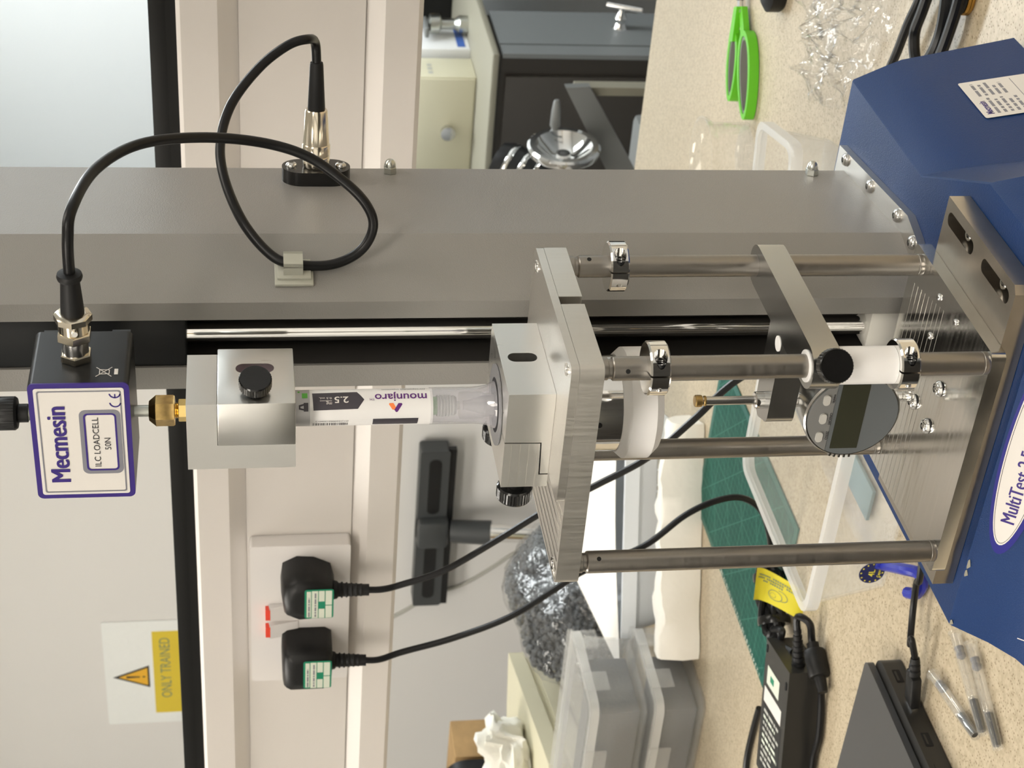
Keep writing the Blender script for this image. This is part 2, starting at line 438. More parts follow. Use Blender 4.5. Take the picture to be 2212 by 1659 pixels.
obj('rail_body', box(B(), -2.2, .9, .436, .47, .4152, .4345), 'black_rail', t, bevel=.001)
obj('rail_lip', box(B(), -2.2, .9, .4345, .4358, .4152, .4225), 'black_rail', t)

t = thing('added_bench', 'unseen dark cupboard bench added along the front wall for metal to reflect', 'bench', (-.5, -2.1, ZF))  # unseen bench, added so low metal faces reflect something dark
obj('worktop', box(B(), -3.5, 2.5, -2.38, -1.76, ZB-.03, ZB), 'worktop_edge', t, bevel=.002)
for k in range(10): obj('cupboard', box(B(), -3.5+.6*k, -2.905+.6*k, -2.38, -1.80, ZF+.1, ZB-.0302), 'cabinet_dark', t, bevel=.002)
obj('plinth', box(B(), -3.5, 2.5, -2.38, -1.86, ZF, ZF+.0998), 'black_void', t)

# twin socket with two plugs
YS = .420
t = thing('twin_socket', 'white double wall socket with two red-tipped rocker switches', 'socket', (-.52, YS, .28))
pts = rrect(-.600, -.4395, .2815, .3690, .003)
obj('plate', prism(B(), pts, YS, YT+.0055, 'y'), 'socket_white', t, bevel=.0012)
for x in (-.5135, -.5340):
    s = obj('rocker', prism(B(), [(YS, .3535), (YS-.0065, .3525), (YS-.001, .327), (YS, .327)], x-.0078, x+.0078, 'x'), 'socket_white', t)
    obj('red_mark', box(B(), x-.0060, x+.0060, YS-.0066, YS-.0005, .3520, .3562), 'red_ink', s)
def plug(loc_x, zc, label, roundish):
    t = thing('plug', label, 'plug', (loc_x, YS, zc), 'plugs in the twin socket')
    w, h, dpt = .0232, .0225, .036
    bm = B(); rs = []
    if roundish: prof = [(-.70, 1), (-1, .45), (-.95, -.2), (-.62, -.85), (0, -1), (.62, -.85), (.95, -.2), (1, .45), (.70, 1), (0, 1.08)]
    else: prof = [(-.86, 1), (-1, .8), (-1, -.7), (-.82, -.96), (0, -1), (.82, -.96), (1, -.7), (1, .8), (.86, 1), (0, 1.03)]
    for s, y in ((1, 0), (1, -.55), (.96, -.8), (.86, -.96), (.5, -1)):
        rs.append([bm.verts.new((loc_x+a*w*s, YS-.0002+y*dpt, zc+b*h*s)) for a, b in prof])
    for a, b in zip(rs, rs[1:]):
        for i in range(len(a)): bm.faces.new((a[i], a[(i+1) % len(a)], b[(i+1) % len(a)], b[i]))
    bm.faces.new(rs[0]); bm.faces.new(rs[-1])
    obj('body', bm, 'black_plastic', t, bevel=.0025, smooth=60)
    # boot below, ribbed
    prof = [(.0085, 0)]
    for i in range(6): prof += [(.0078-.0004*i, .003+i*.0042), (.0062-.0002*i, .0042+i*.0042), (.0062-.0002*i, .006+i*.0042)]
    prof += [(.0052, .031)]
    y = YS-dpt*.55
    obj('boot', lathe(B(), prof, (loc_x, y, zc-h*.95), (0, -.05, -1), 16), 'black_rubber', t)
    yl = YS-dpt-.0003; x0, z0 = loc_x-.0175, zc-.0205
    lb = obj('test_label', flat(B(), rrect(0, .033, 0, .025, .002), (x0, yl, z0), (1, 0, 0), (0, 0, 1)), 'pat_green', t)
    ex, ez = (1, 0, 0), (0, 0, 1)
    for k, (a0, a1, b0, b1) in enumerate(((.0015, .031, .0195, .0232), (.0005, .0315, .0135, .0188), (.0005, .0110, .0078, .0128), (.0195, .0315, .0078, .0128), (.0005, .0145, .0015, .0070), (.0155, .0315, .0015, .0070))):
        obj('label_field', flat(B(), [(a0, b0), (a1, b0), (a1, b1), (a0, b1)], (x0, yl-.0002, z0), ex, ez), 'pat_white', lb)
    for k in range(2): fineprint('label_print', 'grey_ink', lb, (x0+.002, yl-.0004, z0+(.0205, .0150)[k]), ex, ez, (.022, .027)[k], .0022, k)
    return Vector((loc_x, y-.0015, zc-h*.95-.031))
c1 = plug(-.4740, .3185, 'black plug with ribbed boot and test label, nearer the column', True)
c2 = plug(-.5585, .3190, 'squarer black plug with tapered boot and test label', False)

# ================================================================== test machine
t = thing('test_stand', 'blue and grey motorised force test stand with tall column', 'test machine', (0, .1, ZB))
rings = [(-.0200, [(-.1135, -.0512), (.1195, -.0512), (.1195, .0343), (.0803, .1176), (.0803, .250), (-.1135, .250)]),
         (-.0210, [(-.1145, -.0522), (.1205, -.0522), (.1205, .0346), (.0811, .1180), (.0811, .251), (-.1145, .251)]),
         (-.0400, [(-.1180, -.0640), (.1290, -.0640), (.1285, .0290), (.0892, .1110), (.0892, .253), (-.1180, .253)]),
         (-.0520, [(-.1200, -.0755), (.1345, -.0755), (.1335, .0250), (.0940, .1060), (.0940, .254), (-.1200, .254)]),
         (-.0640, [(-.1240, -.0930), (.1370, -.0930), (.1355, .0240), (.0960, .1050), (.0960, .255), (-.1240, .255)]),
         (-.0800, [(-.1280, -.1200), (.1400, -.1200), (.1380, .0220), (.0985, .1040), (.0985, .257), (-.1280, .257)]),
         (ZB+.006, [(-.1330, -.1600), (.1460, -.1600), (.1440, .0180), (.1070, .1000), (.1070, .262), (-.1330, .262)])]
bm = B(); rr = [[bm.verts.new((x, y, z)) for x, y in ps] for z, ps in rings]
for a, b in zip(rr, rr[1:]):
    for i in range(6): bm.faces.new((a[i], a[(i+1) % 6], b[(i+1) % 6], b[i]))
bm.faces.new(rr[0]); bm.faces.new(rr[-1][::-1])
base = obj('base_housing', bm, 'powder_blue', t, smooth=22)
for x, y in ((-.11, -.13), (.12, -.13), (-.11, .23), (.08, .23)): obj('foot', cyl(B(), (x, y, ZB), (x, y, ZB+.006), .015), 'black_rubber', t)
# front badge on the sloped panel
ey = Vector((0, .0128, .019)).normalized(); eo = Vector((0, -.0522, -.021)); ex = Vector((1, 0, 0)); en = ex.cross(ey)
def oval(cx, cy, a, b, n=48): return [(cx+a*math.cos(2*math.pi*i/n), cy+b*math.sin(2*math.pi*i/n)) for i in range(n)]
bo = eo+en*.0002
b0 = obj('badge', flat(B(), oval(.012, -.0128, .068, .0128), bo, ex, ey, .0003), 'purple_ink', base)
b0.data.materials[0] = MATS['badge_navy']
# sub-parts of the machine sit on the same housing
obj('badge_oval', flat(B(), oval(.0135, -.0123, .0635, .0106), bo+en*.0003, ex, ey, .0002), 'label_white', base)
obj('badge_line', frameflat(B(), oval(.0135, -.0123, .0622, .0099), oval(.0135, -.0123, .0619, .0096), bo+en*.0005, ex, ey, .0001), 'dark_ink', base)
for k in range(2): text('badge_lettering', 'MultiTest 2.5', 'purple_ink', base, bo+ex*(-.0350+.00035*k)-ey*.0165+en*(.0005+.00005*k), ex, ey, .0106, .85)
text('front_mark', '1', 'label_white', base, at(2209, 1383, 'y', -.083)+Vector((0, -.002, 0)), ex, ey, .006)
# paint chips on the front edge
for x, w in ((-.0690, .0035), (-.0755, .0025), (-.112, .002)):
    obj('paint_chip', flat(B(), [(-w, 0), (-w*.4, -.0016), (w*.2, -.0011), (w, -.0003), (w*.7, .0004), (-w*.5, .0004)], (x, -.0525, -.0205), ex, ey, .0002), 'worktop_edge', base)
# rating plate on the right flank
X0 = Vector((.0967, .0, -.066))
fx = Vector((.0, 1, 0)).normalized(); fz = Vector((-.0099, 0, .057)).normalized(); fn = fx.cross(fz)
po = Vector((.1004, .160, -.0885))
pl_ = obj('rating_plate', flat(B(), rrect(0, .049, -.034, .0165, .0015), po+fn*.0002, fx, fz, .0002), 'label_white', base)
text('plate_brand', 'Mecmesin', 'purple_ink', base, po+fx*.004+fz*.0095+fn*.0003, fx, fz, .0062, .7, .02)
for k in range(5):
    fineprint('plate_print', 'grey_ink', base, po+fx*.004+fz*(.0055-k*.0042)+fn*.0004, fx, fz, (.021, .018, .020, .016, .019)[k], .0030, k)
    fineprint('plate_print', 'grey_ink', base, po+fx*.028+fz*(.0085-k*.0042)+fn*.0004, fx, fz, (.017, .015, .018, .012, .015)[k], .0030, k+9)
obj('plate_rule', flat(B(), [(.003, -.0155), (.046, -.0155), (.046, -.0159), (.003, -.0159)], po+fn*.0004, fx, fz, .0001), 'grey_ink', base)
# inspection sticker further forward
po2 = Vector((.1015, .2085, -.121))
st_ = obj('inspection_sticker', flat(B(), rrect(0, .034, -.01, .016, .002), po2+fn*.0012, fx, fz, .0002), 'pat_green', base)
obj('sticker_field', flat(B(), [(.002, -.008), (.032, -.008), (.032, .014), (.002, .014)], po2+fn*.0014, fx, fz, .0002), 'pat_white', base)

# column: faceted sheet-metal housing, open at the front
plan = [(.0307, .2211), (.0439, .1165), (.0288, .0680), (.0179, .0680), (.0179, .1300), (-.0127, .1300), (-.0127, .0680), (-.0270, .0680), (-.0439, .1165), (-.0307, .2211)]
column = obj('column', prism(B(), plan, -.016, .80), 'powder_grey', t, bevel=.0008, smooth=14)
obj('slot_lining', prism(B(), [(.0177, .0700), (.0177, .1296), (-.0125, .1296), (-.0125, .0700), (-.0121, .0700), (-.0121, .1290), (.0173, .1290), (.0173, .0700)], -.015, .79), 'bellows_black', t)
obj('screw_cover', box(B(), -.0118, .0170, .098, .112, .002, .79), 'bellows_black', t)
obj('guide_rod', cyl(B(), (.0002, .085, .010), (.0002, .085, .79), .0062), 'chrome', t)
obj('guide_block', box(B(), -.0115, .0165, .075, .0965, -.0155, .010), 'nylon_white', t, bevel=.001)
obj('carriage', box(B(), -.0120, .0172, .0690, .0975, .4020, .62), 'black_metal', t, bevel=.001)
# crosshead above the frame that holds the load cell
obj('crosshead', box(B(), -.0115, .0250, -.030, .0685, .545, .60), 'black_metal', t, bevel=.002)
foot = [(.0412, .2367), (.0573, .1131), (.0522, .0952), (.040, .070), (-.040, .070), (-.0522, .0952), (-.0573, .1131), (-.0412, .2367)]
fp = obj('foot_plate', prism(B(), foot, -.0199, -.0150), 'satin_alu', t, bevel=.0004)
for p in ((.0391, .2200), (.0446, .1733), (.0504, .1255), (.0480, .0973)): button_head(fp, (*p, -.0150), (0, 0, 1), .0043)
# dome nuts on the flank near the rear edge
nd = Vector((.99, .125, 0)).normalized()
for z in (.2804, .0094):
    p = Vector((.0316, .2135, z)); b_ = B()
    hexprism(b_, p, nd, .0042, .0042); obj('dome_nut', lathe(b_, [(.0036, .0042), (.0036, .0055), (.003, .0075), (.0018, .0088), (0, .0092)], p, nd, 16), 'zinc', column)
# cable socket on the flank
sc = Vector((.0331, .2020, .3262)); e_t = Vector((-.125, .99, 0)).normalized(); e_z = Vector((0, 0, 1))
bm = B()
pts = [(a, b) for a, b in rrect(-.0125, .0125, -.0205, .0205, .0122, 8)]
lo = [bm.verts.new(sc+e_t*a+e_z*b) for a, b in pts]; hi = [bm.verts.new(sc+e_t*a+e_z*b+nd*.0085) for a, b in pts]
bm.faces.new(lo); bm.faces.new(hi)
for i in range(len(pts)): bm.faces.new((lo[i], lo[(i+1) % len(pts)], hi[(i+1) % len(pts)], hi[i]))
sk = obj('cable_socket', bm, 'black_gloss', t, bevel=.0012)
for s in (-1, 1): button_head(sk, sc+e_z*(s*.0148)+nd*.0086, nd, .0034)
SOCK = sc+nd*.0087

# ================================================================== fixture bolted on the base
t = thing('mounting_plate', 'slotted stainless steel mounting plate bolted on the blue base', 'plate', (0, 0, -.02))
mp = obj('plate', prism(B(), [(-.0905, -.0440), (.0990, -.0440), (.1030, -.0405), (.1030, .0520), (-.0905, .0520)], -.0197, -.0077), 'stainless', t, bevel=.0004)
c_ = B(); prism(c_, rrect(.0890, .0970, .0105, .0475, .0039), -.03, .01); cut(mp, c_)
c_ = B(); prism(c_, rrect(.0890, .0970, -.0385, -.0020, .0039), -.03, .01); cut(mp, c_)
for y in (.0270, -.0225):
    s = obj('slot_screw', lathe(B(), [(.0034, -.0195), (.0034, -.0115), (.0030, -.0110), (.0016, -.0110), (.0015, -.0135), (0, -.0135)], (.0930, y, 0), (0, 0, 1), 20), 'steel', t)
obj('slot_floor', box(B(), .0880, .0975, -.039, .048, -.0199, -.0192), 'black_metal', t)

t = thing('test_fixture', 'four-post aluminium fixture frame standing on the blue base', 'fixture', (0, 0, -.0077))
bp = obj('base_plate', prism(B(), rrect(-.0747, .0693, -.0532, .0616, .004), -.0076, 0), 'mirror_alu', t, bevel=.0004)
for k in range(9):   # raised milling ridges across the polished top
    y = .010+k*.0052
    obj('milling_ridge', box(B(), -.0740, .0560-.001*k, y, y+.0008, -.0002, .00014), 'mirror_alu', bp)
for x, y in ((.0178, -.0082), (-.0090, -.0053), (-.0082, .0166)):
    obj('slot_hole', flat(B(), rrect(-.0040, .0062, -.0026, .0026, .0025), (x, y, .0001), (.8, -.6, 0), (.6, .8, 0), .0001), 'black_void', bp)
    button_head(bp, (x, y, .0002), (0, 0, 1), .0044, 'chrome')
for x, y in ((.0595, .0184), (.0592, -.0066), (.0353, .0176)): button_head(bp, (x, y, 0), (0, 0, 1), .0021, 'steel')
# top plate with a sawn kerf in its right side, thin adapter plate above it
xa, xb, ya, yb = -.0679, .0693, -.0598, .0598
plan = rrect(xa, xb, ya, yb, .0045, 4)
plan2 = []
for i, p in enumerate(plan):
    plan2.append(p)
    nx = plan[(i+1) % len(plan)]
tp = obj('top_plate', prism(B(), plan, .1997, .2119), 'satin_alu', t, bevel=.0004)
c_ = B(); box(c_, .040, .080, -.0010, .0062, .195, .2125); cut(tp, c_)
c_ = B(); cyl(c_, (.0068, 0, .19), (.0068, 0, .22), .0230, n=48); cut(tp, c_)
ap = obj('adapter_plate', prism(B(), rrect(-.0137, xb-.0002, ya+.0004, yb-.0004, .0042, 4), .2120, .2161), 'satin_alu', t, bevel=.0006)
c_ = B(); cyl(c_, (.0068, 0, .19), (.0068, 0, .23), .0150, n=48); cut(ap, c_)
for k in range(8):
    obj('milling_ridge', box(B(), -.0655+k*.0062, -.0646+k*.0062, ya+.002, yb-.002, .2117, .2122), 'mirror_alu', tp)
for x, y in ((.0618, -.0488), (.0618, .0488), (-.0618, -.0488), (-.0618, .0488)):
    obj('plate_screw', lathe(B(), [(.0036, 0), (.0034, .0006), (.0018, .0006), (.0016, -.0006), (0, -.0006)], (x, y, .2161 if x > 0 else .2119), (0, 0, 1), 20), 'chrome', tp)
rod_h = {(.0618, -.0488): (.1870, -70), (.0618, .0488): (.1885, -20), (-.0618, -.0488): (.1880, -35), (-.0618, .0488): (.188, 60)}
for x, y in rod_h:
    r_ = obj('rod', lathe(B(), [(.0057, 0), (.0060, .0005), (.0060, .0028), (.0058, .0030), (.0058, .0036), (.0060, .0038), (.0060, .1935), (.0056, .1940), (.0050, .1944), (.0050, .1960), (.0057, .1964), (.0057, .1997)], (x, y, 0), (0, 0, 1), 32), 'rod_anodised', t)
    z, a = rod_h[(x, y)]; d = Vector((math.cos(R(a)), math.sin(R(a)), 0))
    obj('cross_hole', cyl(B(), Vector((x, y, z))+d*.0045, Vector((x, y, z))+d*.00612, .0012, n=14), 'black_void', r_)
def collar(x, y, z, r, a):
    """one-piece split clamp collar"""
    c = obj('shaft_collar', lathe(B(), [(.0062, 0), (r-.0008, 0), (r, .0008), (r, .0092), (r-.0008, .010), (.0062, .010)], (x, y, z), (0, 0, 1), 48), 'chrome', t)
    d = Vector((math.cos(R(a)), math.sin(R(a)), 0)); q = Vector((-d.y, d.x, 0)); p = Vector((x, y, z+.005))
    M = Matrix((d, q, Vector((0, 0, 1)))).transposed().to_4x4(); M.translation = p
    b_ = B(); box(b_, .005, .02, -.0005, .0005, -.006, .006, M); cut(c, b_)
    # counterbore tangent to the ring, beside the split
    b_ = B(); cyl(b_, p+d*(r*.72)+q*.0035, p+d*(r*.72)+q*.020, .0033, n=24); cut(c, b_)
    obj('clamp_screw', lathe(B(), [(.0028, 0), (.0028, .0018), (.0014, .0018), (.0014, .0004), (0, .0004)], p+d*(r*.72)+q*.0040, q, 18), 'black_metal', c)
    obj('screw_tip', lathe(B(), [(.0015, 0), (.0015, .0012), (0, .0012)], p+d*(r*.80)-q*(.0068), -q, 14), 'steel', c)
    return c
collar(.0618, -.0488, .1672, .0136, -75)
collar(.0618, .0488, .1682, .0136, -75)
collar(.0618, -.0488, .0400, .0132, -75)
obj('spacer_sleeve', lathe(B(), [(.0062, 0), (.0096, 0), (.0096, .0300), (.0062, .0300)], (.0618, -.0488, .0501), (0, 0, 1), 40), 'delrin', t)
# gauge arm: bar from the right post to the front post and a tongue to the gauge
def arc(cx, cy, r, a0, a1, n=10): return [(cx+r*math.cos(R(a0+(a1-a0)*i/n)), cy+r*math.sin(R(a0+(a1-a0)*i/n))) for i in range(n+1)]
plan = arc(.0618, -.0488, .0115, 180, 360) + arc(.0618, .0488, .0115, 0, 180) + [(.0503, .0115)] + arc(.0030, .0025, .0088, 90, 180, 5) + arc(.0030, -.0055, .0055, 180, 270, 4) + [(.0503, -.0110)]
arm = obj('gauge_arm', prism(B(), plan, .0803, .0951), 'brushed_alu', t, bevel=.0004)
arm.data.materials[0] = MATS['arm_steel']
c_ = B(); cyl(c_, (.0068, 0, .07), (.0068, 0, .10), .0043, n=32); cut(arm, c_)
obj('bushing', lathe(B(), [(.0061, 0), (.0082, 0), (.0082, .0006), (.0061, .0006)], (.0618, -.0488, .0951), (0, 0, 1), 32), 'delrin', arm)
obj('arm_bore', lathe(B(), [(.0030, 0), (.0042, 0), (.0042, .0004), (.0030, .0004)], (.0470, -.0060, .0951), (0, 0, 1), 24), 'delrin', arm)
def knob(parent, p, d, r, h, name='thumb_screw', mat='black_gloss'):
    d = Vector(d).normalized(); e1, e2 = frame(d); p = Vector(p); bm = B(); n = 72
    def rg(rad, t, kn): return [bm.verts.new(p+d*t+(e1*math.cos(2*math.pi*i/n)+e2*math.sin(2*math.pi*i/n))*(rad*(1-(.03 if kn and i % 2 else 0)))) for i in range(n)]
    rs = [rg(r*.55, 0, 0), rg(r*.55, h*.3, 0), rg(r*.9, h*.34, 0), rg(r, h*.42, 1), rg(r, h*.92, 1), rg(r*.93, h, 0), rg(r*.1, h*.985, 0)]
    for a, b in zip(rs, rs[1:]):
        for i in range(n): bm.faces.new((a[i], a[(i+1) % n], b[(i+1) % n], b[i]))
    bm.faces.new(rs[0]); bm.faces.new(rs[-1])
    return obj(name, bm, mat, parent, smooth=25)
kd = (.55, -.83, .0)
knob(arm, Vector((.0618, -.0488, .0868))+Vector(kd)*.0112, kd, .0088, .0105)
# white cup with chrome tube below the top plate
AX = Vector((.0068, 0, 0))
ct = obj('centre_tube', lathe(B(), [(.0225, .170), (.0255, .170), (.0255, .1996), (.0225, .1996)], AX, (0, 0, 1), 64), 'chrome', t)
obj('tube_hole', cyl(B(), AX+Vector((.0035*1, -.0240, .1900)), AX+Vector((.0036, -.0256, .1900)), .0014, n=14), 'black_void', ct)
obj('white_cup', lathe(B(), [(.0225, .1560), (.0255, .1560), (.0297, .1605), (.0297, .1735), (.0262, .1775), (.0256, .1775), (.0256, .172), (.0225, .172)], AX, (0, 0, 1), 64), 'delrin', t)

# ================================================================== dial gauge hung under the arm
t = thing('dial_gauge', 'round digital dial gauge held plunger-up in the fixture arm', 'gauge', (.0068, 0, .0225))
GC = Vector((.0068, -.0165, .0498)); back = Vector((0, 1, 0))
body = obj('case', lathe(B(), [(.0250, .026), (.0262, .024), (.0266, .004), (.0266, .0010), (.0258, 0), (0, 0)], GC, back, 64), 'steel', t)
gx, gz = Vector((-1, 0, 0)), Vector((0, 0, -1))          # the gauge is upside down
go = GC+Vector((0, -.0001, 0))
def gpt(a, b): return go+gx*a+gz*b
def disc(r, n=48): return [(r*math.cos(2*math.pi*i/n), r*math.sin(2*math.pi*i/n)) for i in range(n)]
ex, ez = (1, 0, 0), (0, 0, 1)
def gflat(name, pts, mat, d, parent): return obj(name, flat(B(), pts, GC+Vector((0, -d, 0)), ex, ez, .0002), mat, parent)
gflat('dial_face', disc(.0250), 'gauge_face', .0002, body)
# button panel: upper segment of the face
a0 = math.asin(.0118/.0249)
seg = [(.0249*math.cos(a0+(math.pi-2*a0)*i/24), .0249*math.sin(a0+(math.pi-2*a0)*i/24)) for i in range(25)]
gflat('button_panel', seg, 'gauge_face_upper', .0006, body)
gflat('display', rrect(-.0208, .0208, -.0062, .0092, .0004), 'lcd', .0005, body)
for i, x in enumerate((-.0125, -.0005, .0115)):
    b_ = B(); q = [(x+a, .0168+b) for a, b in rrect(-.0032, .0032, -.0019, .0019, .0018)]
    obj('button', flat(b_, q, GC+Vector((0, -.0008, 0)), ex, ez, .0010), 'button_grey', body)
    text('button_print', ('ZERO', 'ON/OFF', 'mm/in')[i], 'dark_ink', body, GC+Vector((x+.0036, -.0009, .0133)), (-1, 0, 0), (0, 0, -1), .0022)
for k in range(5):   # vent ribs on the left rim
    a = R(163+k*6.0); d = Vector((math.cos(a), 0, math.sin(a)))
    obj('rib', box(B(), -.0002, .0016, -.002, .002, -.0006, .0006, Matrix.Translation(GC+d*.0260+Vector((0, .0020, 0))) @ Matrix.Rotation(-a, 4, 'Y')), 'steel', body)
obj('stem', lathe(B(), [(.0042, .0745), (.0042, .0905), (.0046, .0930), (.0046, .0995), (.0040, .1000), (.0024, .1000)], (.0068, 0, 0), (0, 0, 1), 32), 'chrome', t)
sp = obj('plunger', cyl(B(), (.0068, 0, .098), (.0068, 0, .1290), .0024), 'steel', t)
obj('contact_point', lathe(B(), [(.0028, .1270), (.0029, .1278), (.0024, .1284), (.0024, .1290), (.0031, .1292), (.0033, .1300), (.0033, .1325), (.0028, .1331)], (.0068, 0, 0), (0, 0, 1), 20), 'brass', t)
obj('lower_cap', lathe(B(), [(.0030, .0245), (.0030, .0165), (.0034, .0160), (.0034, .0118), (.0030, .0112), (.0034, .0108), (.0034, .0098), (.0026, .0092)], (.0068, .002, 0), (0, 0, 1), 24), 'chrome', t)

# ================================================================== lower pen clamp on the top plate
t = thing('pen_clamp', 'two-piece aluminium clamp block on the top plate around the pen tip', 'clamp', (.0068, 0, .2161))
body = obj('block', prism(B(), [(.0360, .2162), (.0360, .2404), (.0063, .2404), (.0059, .2212), (-.0140, .2205), (-.0140, .2162)], -.0330, .0333, 'y'), 'brushed_alu', t, bevel=.0006)
jaw = obj('jaw', prism(B(), [(.0057, .2404), (-.0224, .2404), (-.0224, .2162), (-.0147, .2162), (-.0147, .2212), (.0053, .2218)], -.0330, .0333, 'y'), 'brushed_alu', t, bevel=.0006)
for o in (body, jaw):
    c_ = B(); cyl(c_, AX+Vector((0, 0, .2115)), AX+Vector((0, 0, .245)), .0156, n=48); cut(o, c_)
c_ = B(); prism(c_, rrect(-.0033, .0048, .2210, .2364, .0039), .024, .04, 'x'); cut(body, c_)
obj('slot_back', box(B(), .0236, .0240, -.0030, .0045, .2213, .2362), 'black_void', body)
obj('bush', lathe(B(), [(.0154, .2170), (.0154, .2402), (.0215, .2406), (.0215, .2413), (.0146, .2413), (.0146, .2170)], AX, (0, 0, 1), 64), 'washer_grey', t)
knob(jaw, (-.0224, -.0255, .2315), (-1, 0, 0), .0095, .0125)
knob(jaw, (-.0224, .0265, .2325), (-1, 0, 0), .0095, .0125)
for k in range(4): obj('tool_mark', box(B(), -.0218, .0050-.0002*k, -.03308, -.0329, .2228+k*.0045, .2231+k*.0045), 'satin_alu', jaw)

# ================================================================== injector pen
pen = thing('injector_pen', 'white and clear injector pen standing upright between the two clamps', 'injector pen', (.0068, 0, .217))
RP = .0097
shell = obj('barrel', lathe(B(), [(.0002, .3700), (RP-.0003, .3700), (RP-.0003, .2747), (.0002, .2747)], AX, (0, 0, 1), 48, False), 'pen_label', pen)
cap = obj('clear_shroud', lathe(B(), [(RP-.0001, .2760), (RP-.0001, .2540), (.0099, .2500), (.0106, .2460), (.0122, .2430), (.0124, .2416), (.0118, .2416), (.0098, .2460), (.0088, .2500), (.0086, .2760)], AX, (0, 0, 1), 48, False), 'pen_clear', pen)
obj('green_band', cyl(B(), AX+Vector((0, 0, .2720)), AX+Vector((0, 0, .2760)), .0048), 'pen_green', cap)
b_ = B()
prof = []
for k in range(5): prof += [(.0056, .2720-k*.0016), (.0056, .2711-k*.0016), (.0050, .2709-k*.0016), (.0050, .2705-k*.0016)]
prof += [(.0054, .2632), (.0044, .2618), (.0030, .2616)]
obj('ribbed_cap', lathe(b_, prof, AX, (0, 0, 1), 28), 'pen_spring', cap)
obj('needle_hub', cyl(B(), AX+Vector((0, 0, .2600)), AX+Vector((0, 0, .2618)), .0022), 'steel', cap)
obj('inner_sleeve', lathe(B(), [(.0069, .2600), (.0071, .2590), (.0071, .2480), (.0062, .2470), (.0062, .2425), (.0040, .2425)], AX, (0, 0, 1), 36), 'pen_clear', cap)
obj('needle_shield', lathe(B(), [(.0026, .2580), (.0026, .2560), (.0052, .2478), (.0052, .2420)], AX, (0, 0, 1), 24), 'pen_inner', cap)
TH0 = math.atan2(CAM.y-AX.y, CAM.x-AX.x)
def wrap(bm, name, mat, lift, parent=shell):
    """bend a flat bmesh (x = along the pen upward, y = arc to the left) on the barrel"""
    ymin = min(v.co.y for v in bm.verts); ymax = max(v.co.y for v in bm.verts); k = math.floor(ymin/.0012)
    while k*.0012 < ymax:
        if k*.0012 > ymin: bmesh.ops.bisect_plane(bm, geom=bm.verts[:]+bm.edges[:]+bm.faces[:], plane_co=(0, k*.0012, 0), plane_no=(0, 1, 0))
        k += 1
    r = RP-.0003+lift
    for v in bm.verts:
        th = TH0-v.co.y/RP
        v.co = Vector((AX.x+r*math.cos(th), AX.y+r*math.sin(th), v.co.x))
    bmesh.ops.recalc_face_normals(bm, faces=bm.faces)
    return obj(name, bm, mat, parent, smooth=60)
def PZ(px): return .3447-.00024007*(px-640)
def PA(py): return RP*math.asin(max(-.995, min(.995, (py-878.5)/40.8)))
def polyf(pts):
    bm = B(); bm.faces.new([bm.verts.new((PZ(x), PA(y), 0)) for x, y in pts]); return bm
def c6(x, y): return (620+x*.217, 780+y*.217)
def rect6(x0, x1, y0, y1): return [c6(x0, y0), c6(x1, y0), c6(x1, y1), c6(x0, y1)]
g = polyf([(560, 838.2), (668, 838.2), (668, 918.8), (560, 918.8)]); wrap(g, 'silver_band', 'pen_label_grey', .00006)
wrap(polyf([c6(245, 308), c6(685, 300), c6(755, 378), c6(690, 472), c6(255, 482)]), 'strength_tag', 'pen_black', .00012)
wrap(polyf(rect6(145, 200, 305, 355)), 'green_mark', 'pen_green', .00014)
wrap(polyf(rect6(105, 125, 285, 300)+[]), 'green_mark', 'pen_green', .00014)
wrap(polyf([c6(160, 402), c6(205, 402), c6(205, 490), c6(160, 490)]), 'lock_icon', 'pen_black', .00014)
wrap(polyf([c6(112, 425), c6(160, 412), c6(160, 430), c6(128, 440), c6(128, 455), c6(160, 462), c6(160, 480), c6(112, 468)]), 'lock_icon', 'pen_black', .00014)
wrap(polyf([c6(840, 577), c6(1290, 575), c6(1283, 632), c6(836, 632)]), 'black_bar', 'pen_black', .00012)
wrap(polyf([c6(1000, 420), c6(1040, 418), c6(1066, 465), c6(1048, 488), c6(1030, 485), c6(996, 432)]), 'orange_mark', 'pen_orange', .00014)
wrap(polyf([c6(1090, 420), c6(1122, 420), c6(1130, 432), c6(1082, 508), c6(1066, 512), c6(1048, 488)]), 'purple_mark', 'pen_purple', .00016)
rb = random.Random(3); x = 246.0
while x < 600:
    w = rb.choice((3, 4, 6, 9)); wrap(polyf(rect6(x, x+w, 610, 634)), 'barcode_line', 'dark_ink', .00014); x += w+rb.choice((3, 5, 7, 12))
def wtext(name, body, mat, px, py, hpx, lenpx, bold=0):
    """text reading up the pen from photo pixel px (crop6), baseline at py"""
    bm = textbm(body, 1, 1, bold); xs = [v.co.x for v in bm.verts]; ys = [v.co.y for v in bm.verts]
    x0, y0 = c6(px, py); L = lenpx*.217*.00024007; H = hpx*.217*.0194/81
    sx = L/(max(xs)-min(xs)); sy = H/max(ys)
    for v in bm.verts: v.co = Vector((PZ(x0)+(v.co.x-min(xs))*sx, PA(y0)+v.co.y*sy, 0))
    return wrap(bm, name, mat, .0002)
wtext('brand_lettering', 'mounjaro', 'pen_purple', 1375, 326, 84, 515, .012)
wtext('trade_mark', 'TM', 'pen_purple', 858, 366, 24, 48)
wtext('small_lettering', '(tirzepatide) injection', 'dark_ink', 1365, 277, 28, 430)
wtext('strength_lettering', '2.5', 'label_white', 600, 347, 68, 138, .012)
wtext('strength_lettering', 'mg', 'label_white', 436, 397, 24, 55)
wtext('strength_lettering', '0.5 mL', 'label_white', 436, 350, 22, 125)
wrap(polyf(rect6(318, 436, 383, 387)), 'strength_rule', 'label_white', .0002)
wtext('barcode_number', '(01)10300021506015', 'dark_ink', 597, 587, 18, 322)

